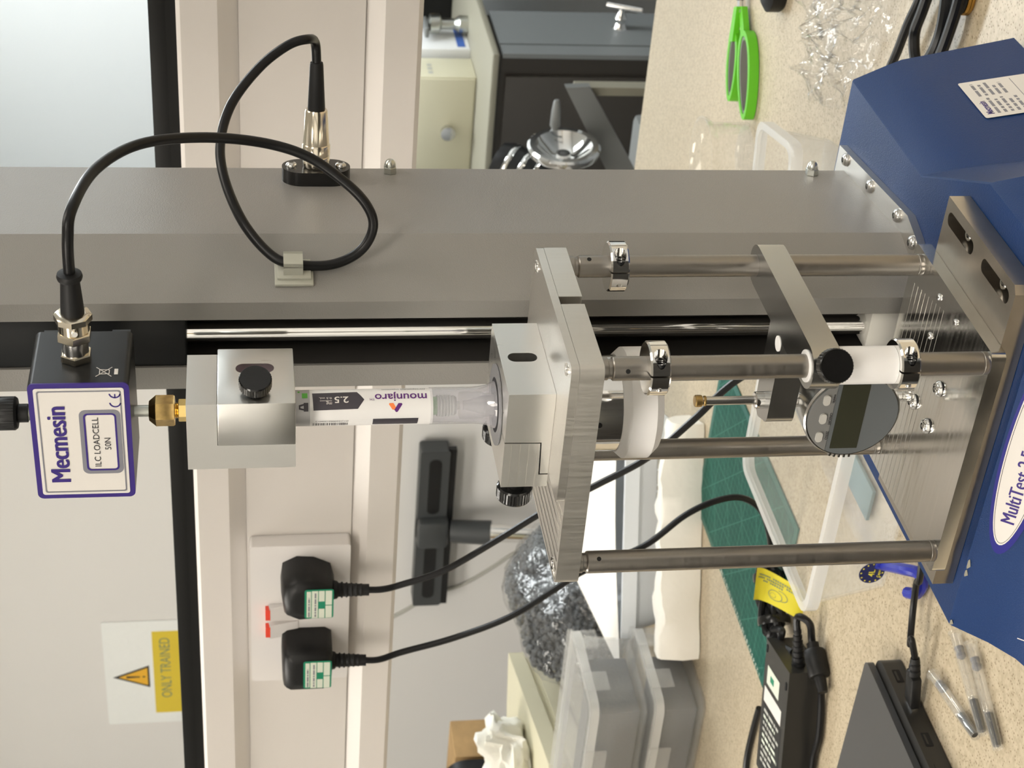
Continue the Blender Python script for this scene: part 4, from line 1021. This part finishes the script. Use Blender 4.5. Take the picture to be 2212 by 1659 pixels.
# laptop dock with a usb lead
zt = ZB+.024
t = thing('laptop', 'closed dark grey laptop with ports along its side', 'laptop', (-.47, .09, ZB))
x1_, y1_ = -.3945, .2045
body = obj('base_half', prism(B(), rrect(x1_-.34, x1_+.012, y1_-.24, y1_-.006, .010), ZB+.0010, ZB+.0175), 'laptop_dark', t, bevel=.0025)
obj('lid', prism(B(), rrect(x1_-.34, x1_+.002, y1_-.24, y1_, .006), ZB+.0185, zt), 'laptop_grey', t, bevel=.0012)
xs_ = x1_+.0121
for y0_, w_ in ((.1745, .0135), (.1080, .0135)):
    pr = obj('port', flat(B(), rrect(-w_/2, w_/2, -.0030, .0030, .0006), (xs_, y0_, ZB+.0095), (0, 1, 0), (0, 0, 1), .0002), 'black_void', body)
    obj('port_tongue', flat(B(), rrect(-w_*.36, w_*.36, .0002, .0018, .0003), (xs_+.0002, y0_, ZB+.0095), (0, 1, 0), (0, 0, 1), .0002), 'laptop_dark', body)
obj('drive_bay', flat(B(), rrect(-.055, .055, -.0045, .0045, .001), (xs_, .030, ZB+.0085), (0, 1, 0), (0, 0, 1), .0003), 'laptop_dark', body)
up = Vector((xs_, .1420, ZB+.0095))
t = thing('usb_lead', 'black usb lead plugged into the side of the laptop', 'cable', up)
ud = (on(1968, 1462, .016)-up); ud = Vector((1, .18, .10)).normalized()
e1, e2 = Vector((0, 1, 0)), Vector((0, 0, 1))
M = Matrix((ud, e1, ud.cross(e1))).transposed().to_4x4(); M.translation = up
obj('plug_tip', box(B(), -.001, .010, -.006, .006, -.0022, .0022, M), 'steel', t)
obj('plug_body', box(B(), .003, .030, -.0075, .0075, -.0042, .0042, M), 'black_plastic', t, bevel=.002)
obj('boot', lathe(B(), [(.0048, 0), (.0046, .004), (.0036, .005), (.0044, .006), (.0042, .009), (.0033, .010), (.0040, .011), (.0034, .015)], up+ud*.029, ud, 16), 'black_rubber', t)
us = up+ud*.043
obj('lead', tube(B(), [us-ud*.004, us, us+ud*.018+Vector((0, 0, .004)), on(1966, 1390, .014), on(1972, 1320, .012), on(1980, 1260, .016), on(1990, 1225, .02), Vector((-.140, .180, -.100))], .0026, 10), 'black_cable', t)

# three cartridge syringes
def syringe(pa, pb, label):
    """glass barrel from flange pa to shield tip pb"""
    a, b = on(*pa, .0052), on(*pb, .0046); d = (b-a).normalized(); L = .0785
    t = thing('cartridge_syringe', label, 'syringe', a, 'cartridge syringes on the bench')
    obj('barrel', lathe(B(), [(.0030, 0), (.0050, .0002), (.0050, .0018), (.0041, .0024), (.0041, .0500), (.0030, .0525), (.0024, .0530), (.0024, .0526), (.0032, .0490), (.0033, .0024)], a, d, 24), 'syringe_glass', t)
    obj('stopper', lathe(B(), [(.0030, .0120), (.0033, .0125), (.0033, .0145), (.0028, .0150), (.0028, .0170), (.0033, .0175), (.0033, .0200), (.0016, .0215)], a, d, 20), 'stopper_grey', t)
    s = obj('needle_shield', lathe(B(), [(.0026, .0525), (.0030, .0530), (.0030, .0720), (.0026, .0760)], a, d, 20), 'shield_grey', t)
    obj('shield_sleeve', lathe(B(), [(.0038, .0510), (.0041, .0520), (.0041, .0590), (.0037, .0594), (.0039, .0600), (.0034, .0785), (.0032, .0785), (.0032, .0520)], a, d, 20), 'syringe_glass', s)
    return t
syringe((2015, 1456), (2106, 1588), 'glass cartridge syringe lying alone nearest the laptop')
syringe((2062, 1364), (2122, 1580), 'glass cartridge syringe lying between two others')
syringe((2096, 1386), (2153, 1607), 'glass cartridge syringe tucked closest to the blue base')

# ------------------------------------------------------------------ clutter at the far left of the bench
def leanbox(bm, p, a, la, b, lb, z0, z1):
    p = Vector((p[0], p[1], 0)); a = Vector((*a, 0)).normalized(); b = Vector((*b, 0)).normalized()
    cs = [p, p+a*la, p+a*la+b*lb, p+b*lb]
    lo = [bm.verts.new(c+Vector((0, 0, z0))) for c in cs]; hi = [bm.verts.new(c+Vector((0, 0, z1))) for c in cs]
    bm.faces.new(lo); bm.faces.new(hi)
    for i in range(4): bm.faces.new((lo[i], lo[(i+1) % 4], hi[(i+1) % 4], hi[i]))
    return bm
# stacked clear boxes with foam
BX = (-1.08, -.815, .572, .705)
for k, (z0, z1, lb) in enumerate(((ZB, -.070, 'clear lidded box with grey foam, lower of the stack'), (-.0685, .004, 'clear lidded box with grey foam, top of the stack'))):
    t = tub('lidded_box', lb, 'storage box', *BX, z0, z1-.004, .008, .0016, .010, None, 'stacked lidded boxes')
    lid = B(); pts = rrect(BX[0]-.002, BX[1]+.002, BX[2]-.002, BX[3]+.002, .012, 4)
    obj('lid', prism(lid, pts, z1-.0038, z1), 'lid_clear', t, bevel=.001)
    for y in (.612, .680): obj('clip', box(B(), BX[1]+.0022, BX[1]+.005, y-.014, y+.014, z1-.030, z1-.001), 'lid_clear', t, bevel=.001)
    for x in (-.90, -1.02): obj('clip', box(B(), x-.022, x+.022, BX[2]-.0052, BX[2]-.0024, z1-.028, z1-.001), 'lid_clear', t, bevel=.001)
    tag(obj('foam_block', box(B(), BX[0]+.02, BX[1]-.030, BX[2]+.022, BX[3]-.022, z0+.004, z1-.022), 'foam_grey', bevel=.004), 'grey foam block inside the %s lidded box' % ('lower', 'top')[k], 'foam', 'foam blocks in the lidded boxes')
# cream ribbed crate behind them
t = thing('cream_crate', 'cream plastic crate with ribbed side behind the lidded boxes', 'crate', (-1.2, .9, ZB))
e_r = Vector((-.325, .945)); e_l = Vector((-.945, -.325))
p = Vector((-1.066, .728))
obj('crate_body', leanbox(B(), p+e_l*.012, e_r, .335, e_l, .38, ZB, -.012), 'cream_plastic', t, bevel=.003)
for k in range(3): obj('rib', leanbox(B(), p+e_l*(.004-.004*k), e_r, .335-.01*k, e_l, .39, -.012-.030*k-.010, -.0-.030*k), 'cream_plastic', t, bevel=.003)
# carton, black cap and cloth on the crate
c_ = at(975, 1575, 'y', 1.10)
tag(obj('cardboard_box', box(B(), -1.60, -1.475, 1.12, 1.20, ZB, .052), 'cardboard', bevel=.002), 'brown cardboard box behind the cream crate', 'box')
kc = Vector((-1.30, .93, 0))
tag(obj('black_case', prism(B(), rrect(-1.70, -1.46, ZB, .072, .035, 6), 1.00, 1.10, 'y'), 'black_plastic', bevel=.004), 'black round-shouldered case standing behind the white cloth', 'case')
bm = B(); bmesh.ops.create_icosphere(bm, subdivisions=4, radius=1)
for v in bm.verts:
    q = v.co.copy(); nn = noise.noise(q*1.7)*.5+abs(noise.noise(q*3.1+Vector((3, 1, 2))))*.5
    v.co = Vector((-1.205+q.x*.075*(1+nn*.5), .855+q.y*.05*(1+nn), .022+q.z*.030*(1+1.2*nn)+(.022*max(0, q.x) if q.y > -.3 else 0)))
    if v.co.z < .002: v.co.z = .002
tag(obj('white_cloth', bm, 'cloth_white', smooth=60), 'crumpled white cloth lying on the cream crate', 'cloth')
# clear bag of dark pellets
bc, br = Vector((-1.005, .960, -.060)), Vector((.150, .088, .078))
ax_l = Vector((-.325, .945, 0)).normalized(); ax_s = Vector((.945, .325, 0)).normalized()
t = thing('pellet_bag', 'clear plastic bag filled with dark grey foam pellets', 'bag', (bc.x, bc.y, ZB))
def bagp(q, s):
    nn = 1+.22*noise.noise(q*1.6+Vector((5, 2, 1)))
    v = bc+ax_l*(q.x*br.x*s*nn)+ax_s*(q.y*br.y*s*nn)+Vector((0, 0, q.z*br.z*s*nn))
    v.z = max(v.z, ZB+.005); return v
bm = B(); rp = random.Random(5)
for i in range(2600):
    q = Vector((rp.gauss(0, 1), rp.gauss(0, 1), rp.gauss(0, 1))).normalized()
    c = bagp(q, .93+.05*rp.random())
    mt = Matrix.Translation(c) @ Matrix.Rotation(rp.random()*6, 4, (rp.random(), rp.random(), .3)) @ Matrix.Diagonal((.0052, .0040, .0040, 1))
    bmesh.ops.create_icosphere(bm, subdivisions=1, radius=1, matrix=mt)
obj('pellets', bm, 'pellet', t, smooth=60, kind='stuff')
bm = B(); bmesh.ops.create_icosphere(bm, subdivisions=3, radius=1)
for v in bm.verts: v.co = bagp(v.co.copy(), .90)
obj('fill', bm, 'pellet', t, smooth=60)
bm = B(); bmesh.ops.create_icosphere(bm, subdivisions=5, radius=1)
for v in bm.verts:
    q = v.co.copy(); v.co = bagp(q, 1.04+.05*noise.noise(q*5)+.03*abs(noise.noise(q*11)))
obj('film', bm, 'pellet_film', t, smooth=50)
# white tray with a paper sheet on it
t = thing('white_tray', 'white plastic tray with a rolled rim behind the paper packet', 'tray', (-.80, .83, ZB))
e_x = Vector((-.91, -.41)); e_y = Vector((-.41, .91)); p = Vector((-.600, .815))
def trp(a, b, z): return Vector((p.x+e_x.x*a+e_y.x*b, p.y+e_x.y*a+e_y.y*b, z))
bm = B(); L = []
for d_, z in ((.014, ZB+.001), (.004, -.080), (-.004, -.079), (-.004, -.062), (.002, -.062), (.006, -.080), (.016, ZB+.004)):
    L.append([bm.verts.new(trp(a, b, z)) for a, b in rrect(d_, .262-d_, d_, .16-d_, .012, 4)])
for a, b in zip(L, L[1:]):
    for i in range(len(a)): bm.faces.new((a[i], a[(i+1) % len(a)], b[(i+1) % len(a)], b[i]))
bm.faces.new(L[0]); bm.faces.new(L[-1])
obj('tray_body', bm, 'tray_white', t, smooth=40)
fineprint('tray_print', 'wire_grey', t, trp(.11, .0070, -.106), (e_x.x*-1, e_x.y*-1, 0), (0, 0, 1), .07, .006, 4)
bm = B(); g = []
cor = [(.0, .03), (.300, -.004), (.24, .16), (-.02, .15)]
for j in range(9):
    row = []
    for i in range(13):
        u, v = i/12, j/8
        a = (cor[0][0]*(1-u)+cor[1][0]*u)*(1-v)+(cor[3][0]*(1-u)+cor[2][0]*u)*v; b = (cor[0][1]*(1-u)+cor[1][1]*u)*(1-v)+(cor[3][1]*(1-u)+cor[2][1]*u)*v
        row.append(bm.verts.new(trp(a, b, -.0585+.020*v+.003*math.sin(u*4))))
    g.append(row)
for j in range(8):
    for i in range(12): bm.faces.new((g[j][i], g[j][i+1], g[j+1][i+1], g[j+1][i]))
r_ = bmesh.ops.extrude_face_region(bm, geom=bm.faces[:]); bmesh.ops.translate(bm, verts=[q for q in r_['geom'] if isinstance(q, bmesh.types.BMVert)], vec=(0, 0, -.0004))
tag(obj('paper_sheet', bm, 'paper_white', smooth=60), 'blank white paper sheet lying across the white tray', 'paper')
# folded paper packet in front of the tray
bm = B(); g = []
P0, P1 = Vector((-.560, .752)), Vector((-.803, .631)); dv = (P1-P0); nv = Vector((dv.y, -dv.x)).normalized(); nv = nv if nv.y > 0 else -nv
for j, (off, z) in enumerate(((0, ZB+.001), (-.002, ZB+.022), (.004, ZB+.044), (.010, ZB+.047), (.040, ZB+.045), (.060, ZB+.020), (.062, ZB+.001))):
    row = []
    for i in range(31):
        u = i/30; q = P0+dv*u
        w = .005*noise.noise(Vector((u*7, j*.7, 1)))+.003*noise.noise(Vector((u*17, j*1.3, 4)))
        row.append(bm.verts.new(Vector((q.x+nv.x*(off+w), q.y+nv.y*(off+w), max(ZB+.0008, z*(1)+w*1.1*(j not in (0, 6))-.014*max(0, .22-u)*4*(1 < j < 5))))))
    g.append(row)
for j in range(6):
    for i in range(30): bm.faces.new((g[j][i], g[j][i+1], g[j+1][i+1], g[j+1][i]))
bm.faces.new([r[0] for r in g]); bm.faces.new([r[-1] for r in g])
bm.faces.new(g[0]+g[-1][::-1])
tag(obj('paper_packet', bm, 'tissue_white', smooth=50), 'long folded white paper packet lying beside the cutting mat', 'paper packet')

# ================================================================== on and behind the partition wall
YW = 1.65
s0, s1 = at(236, 1563, 'y', YW), at(236, 1343, 'y', YW)
t = thing('warning_sign', 'laminated warning sign reading only trained operators on the wall', 'sign', (s0.x, YW, s0.z-.2))
ex, ez = (1, 0, 0), (0, 0, 1); sw = s1.x-s0.x; so_ = Vector((s0.x, YW-.0012, s0.z-.20))
obj('sheet', flat(B(), rrect(0, sw, 0, .200, .004), so_, ex, ez, .0010), 'sign_paper', t)
obj('yellow_panel', flat(B(), [(sw*.10, .0), (sw*.90, 0), (sw*.90, .110), (sw*.10, .110)], so_+Vector((0, -.0011, 0)), ex, ez, .0002), 'sign_yellow', t)
tr = [(sw*.36, .118), (sw*.575, .118), (sw*.468, .186)]
obj('triangle_edge', flat(B(), tr, so_+Vector((0, -.0011, 0)), ex, ez, .0002), 'dark_ink', t)
obj('triangle', flat(B(), [(sw*.383, .1215), (sw*.552, .1215), (sw*.468, .175)], so_+Vector((0, -.0014, 0)), ex, ez, .0002), 'sign_orange', t)
obj('exclamation', flat(B(), [(sw*.463, .136), (sw*.473, .136), (sw*.478, .161), (sw*.458, .161)], so_+Vector((0, -.0017, 0)), ex, ez, .0002), 'dark_ink', t)
obj('exclamation', flat(B(), [(sw*.462, .126), (sw*.474, .126), (sw*.474, .131), (sw*.462, .131)], so_+Vector((0, -.0017, 0)), ex, ez, .0002), 'dark_ink', t)
text('sign_lettering', 'ONLY TRAINED', 'sign_ink', t, so_+Vector((sw*.25, -.0014, .078)), ex, ez, .028, .78)
text('sign_lettering', 'OPERATORS MAY', 'sign_ink', t, so_+Vector((sw*.15, -.0014, .041)), ex, ez, .028, .84)
# squeegee
q0, q1 = at(940, 1288, 'y', YW-.02), at(940, 957, 'y', YW-.02)
t = thing('squeegee', 'dark grey floor squeegee with chrome pole leaning on the wall', 'squeegee', ((q0.x+q1.x)/2, YW-.02, -.6))
z_ = (q0.z+q1.z)/2+.010; hw = .026
bd = obj('head', prism(B(), rrect(q0.x, q1.x, z_-hw, z_+hw, .006), YW-.045, YW-.012, 'y'), 'squeegee_grey', t, bevel=.002)
for a, b in ((q0.x+.020, (q0.x+q1.x)/2-.035), ((q0.x+q1.x)/2+.040, q1.x-.018)):
    obj('channel', flat(B(), rrect(a, b, z_-.012, z_+.010, .010), (0, YW-.0452, 0), ex, ez, .0008), 'squeegee_black', bd)
obj('rubber_blade', box(B(), q0.x, q1.x, YW-.040, YW-.030, z_-hw-.012, z_-hw+.002), 'squeegee_black', t)
mx_ = (q0.x+q1.x)/2+.003
obj('yoke', box(B(), mx_-.030, mx_+.030, YW-.066, YW-.020, z_-.030, z_+.026), 'squeegee_grey', t, bevel=.008)
obj('pole_collar', cyl(B(), (mx_+.004, YW-.055, z_-.035), (mx_+.010, YW-.070, z_-.105), .021, .0225), 'squeegee_grey', t)
obj('pole', cyl(B(), (mx_+.009, YW-.068, z_-.10), (mx_+.030, YW-.20, ZF), .0165), 'chrome', t)
lead('grey_wire', 'thin grey wire drooping across the wall above the pellet bag', [at(a, b, 'y', YW-.004) for a, b in ((700, 1400), (850, 1332), (930, 1287), (1000, 1262), (1060, 1228), (1120, 1190), (1195, 1160), (1300, 1130))], .0035, 'wire_grey', 'wire')

# ================================================================== across the aisle
cw = Vector((-.8512, 2.4301))
t = thing('side_bench', 'grey cabinet bench across the aisle, shade of its front painted in dark brown', 'cabinet', (-1.3, 2.7, ZF))
obj('worktop', box(B(), -2.4, cw.x, cw.y, 3.3, ZB-.014, ZB), 'worktop_edge', t, bevel=.002)
obj('carcass', box(B(), -2.38, cw.x-.012, cw.y+.012, 2.665, ZF+.05, ZB-.0142), 'cabinet_dark', t)  # front shade is in this dark colour, the lit end panel stays grey
obj('end_panel', box(B(), cw.x-.0118, cw.x-.002, cw.y+.060, 2.665, ZF+.05, ZB-.0225), 'cabinet_grey', t)
obj('corner_post', box(B(), cw.x-.0118, cw.x-.002, cw.y+.008, cw.y+.0545, ZF+.05, ZB-.0225), 'cabinet_grey', t)
for k in range(2): obj('door', box(B(), cw.x-.05-.45*(k+1)+.01, cw.x-.05-.45*k, cw.y+.002, cw.y+.012, ZF+.08, ZB-.03), 'cabinet_dark', t, bevel=.001)
hp = at(1338, 60, 'x', cw.x-.002); hz = hp.z
h_ = obj('lever_stem', lathe(B(), [(.016, 0), (.013, .004), (.010, .012), (.013, .022), (.007, .036), (.007, .050)], (cw.x-.002, hp.y, hz), (1, 0, 0), 20), 'chrome', t)
obj('lever', cyl(B(), (cw.x+.046, hp.y+.010, hz+.030), (cw.x+.046, hp.y-.022, hz-.040), .0065), 'chrome', t)
# small cream drawer unit, carton and bits on the side bench
dy = 2.62
d0, d1 = at(908, 167, 'y', dy), at(1033, 400, 'y', dy)
t = thing('drawer_unit', 'small cream drawer unit with a steel knob on the side bench', 'drawer unit', ((d0.x+d1.x)/2, dy+.1, ZB))
obj('case', box(B(), d1.x-.1, d0.x, dy+.004, dy+.105, ZB, d0.z+.03), 'drawer_cream', t, bevel=.003)
dw = obj('drawer', box(B(), d1.x-.09, d0.x-.004, dy, dy+.004, ZB+.004, d0.z+.02), 'drawer_cream', t, bevel=.001)
kp = at(965, 277, 'y', dy)
obj('knob', lathe(B(), [(.008, 0), (.008, .012), (.016, .018), (.016, .030), (.008, .032)], kp, (0, -1, 0), 24), 'steel', dw)
fineprint('case_mark', 'wire_grey', t, (d0.x+.0004, dy+.02, d0.z-.03), (0, 1, 0), (0, 0, 1), .05, .016, 2)
cx0 = d0.x+.012
t = thing('printed_carton', 'white printed carton with blue and pink lettering beside the drawer unit', 'carton', (cx0+.05, dy+.12, ZB))
obj('carton', box(B(), cx0-.07, cx0, dy+.125, dy+.245, ZB, ZB+.17), 'carton_white', t, bevel=.002)
obj('blue_print', flat(B(), [(.012, .010), (.115, .010), (.115, .028), (.012, .028)], (cx0+.0004, dy+.125, ZB), (0, 1, 0), (0, 0, 1), .0003), 'ink_blue', t)
obj('pink_print', flat(B(), [(.03, .115), (.11, .115), (.11, .128), (.03, .128)], (cx0+.0004, dy+.125, ZB), (0, 1, 0), (0, 0, 1), .0003), 'ink_pink', t)
t = thing('valve_fitting', 'small grey valve fitting standing in front of the printed carton', 'fitting', (cx0+.02, dy+.28, ZB))
obj('valve_body', lathe(B(), [(.020, 0), (.020, .02), (.012, .03), (.012, .06), (.022, .065), (.022, .085), (.010, .09)], (cx0+.028, dy+.20, ZB), (0, 0, 1), 20), 'zinc', t)
obj('valve_lever', box(B(), cx0+.010, cx0+.034, dy+.16, dy+.23, ZB+.090, ZB+.100), 'machine_grey', t, bevel=.003)
t = thing('dark_equipment', 'black instrument with amber panel at the rear of the side bench', 'instrument', (-.98, 3.15, ZB))
obj('case', box(B(), -2.3, -.90, 3.10, 3.27, ZB, .25), 'black_plastic', t, bevel=.006)
obj('amber_panel', box(B(), -.98, -.93, 3.092, 3.10, ZB+.04, ZB+.14), 'amber', t)
obj('grey_panel', box(B(), -1.20, -1.02, 3.092, 3.10, .02, .16), 'cabinet_dark', t)
# dark cupboard beyond the end of the side bench
t = thing('tall_cupboard', 'tall black cupboard standing beyond the side bench', 'cupboard', (-.3, 3.2, ZF))
obj('carcass', box(B(), -.82, .35, 3.02, 3.45, ZF, .16), 'black_void', t)
obj('door', box(B(), -.80, -.25, 3.01, 3.02, ZF+.05, .14), 'black_void', t)
obj('door', box(B(), -.24, .33, 3.01, 3.02, ZF+.05, .14), 'black_void', t)
# hand-wheel machine between the benches
YM = 1.62
wc = at(1217, 335, 'y', YM)
t = thing('milling_machine', 'grey bench machine with a chrome handwheel behind the bench', 'machine', (wc.x, YM, ZF))
hwv = obj('handwheel', lathe(B(), [(.010, -.030), (.013, -.016), (.034, -.010), (.045, .006), (.056, .006), (.058, .010), (.058, .016), (.054, .019), (.045, .019), (.040, .014), (.020, -.004), (.012, -.006), (.011, .004), (0, .004)], wc, (1, -.06, .04), 40), 'chrome', t)
cpx = at(1206, 285, 'y', YM-.03)
obj('crank_handle', lathe(B(), [(.004, -.01), (.005, 0), (.0085, .006), (.0075, .030), (.0055, .046), (.0035, .050)], wc+Vector((.022, .048, .008)), (1, 0, .02), 20), 'machine_grey', hwv)
obj('spindle', cyl(B(), wc+Vector((-.025, 0, 0)), wc+Vector((-.12, 0, 0)), .012), 'steel', t)
gp = [at(*q, 'y', YM+.05) for q in ((1222, 190), (1275, 188), (1400, 420), (1335, 420))]
b0_ = gp[0]
obj('guard_bar', prism(B(), [(q.x, q.z) for q in gp], YM+.05, YM+.065, 'y'), 'machine_grey', t, bevel=.001)
obj('guard_leg', box(B(), b0_.x-.020, b0_.x-.006, YM+.066, YM+.09, ZF, b0_.z-.02), 'worktop_edge', t)
mc = at(1090, 365, 'y', YM+.05)
mo = obj('motor', lathe(B(), [(.020, -.02), (.040, -.015), (.045, 0), (.045, .10), (.036, .11)], mc, (-.2, -.5, -.84), 28), 'black_plastic', t)
for k in range(3): obj('motor_ring', lathe(B(), [(.0455, .004+.024*k), (.0465, .006+.024*k), (.0465, .010+.024*k), (.0455, .012+.024*k)], mc, (-.2, -.5, -.84), 28), 'chrome', mo)
obj('pedestal', box(B(), wc.x-.20, wc.x-.03, YM-.02, YM+.22, ZF, wc.z-.16), 'machine_grey', t, bevel=.01)
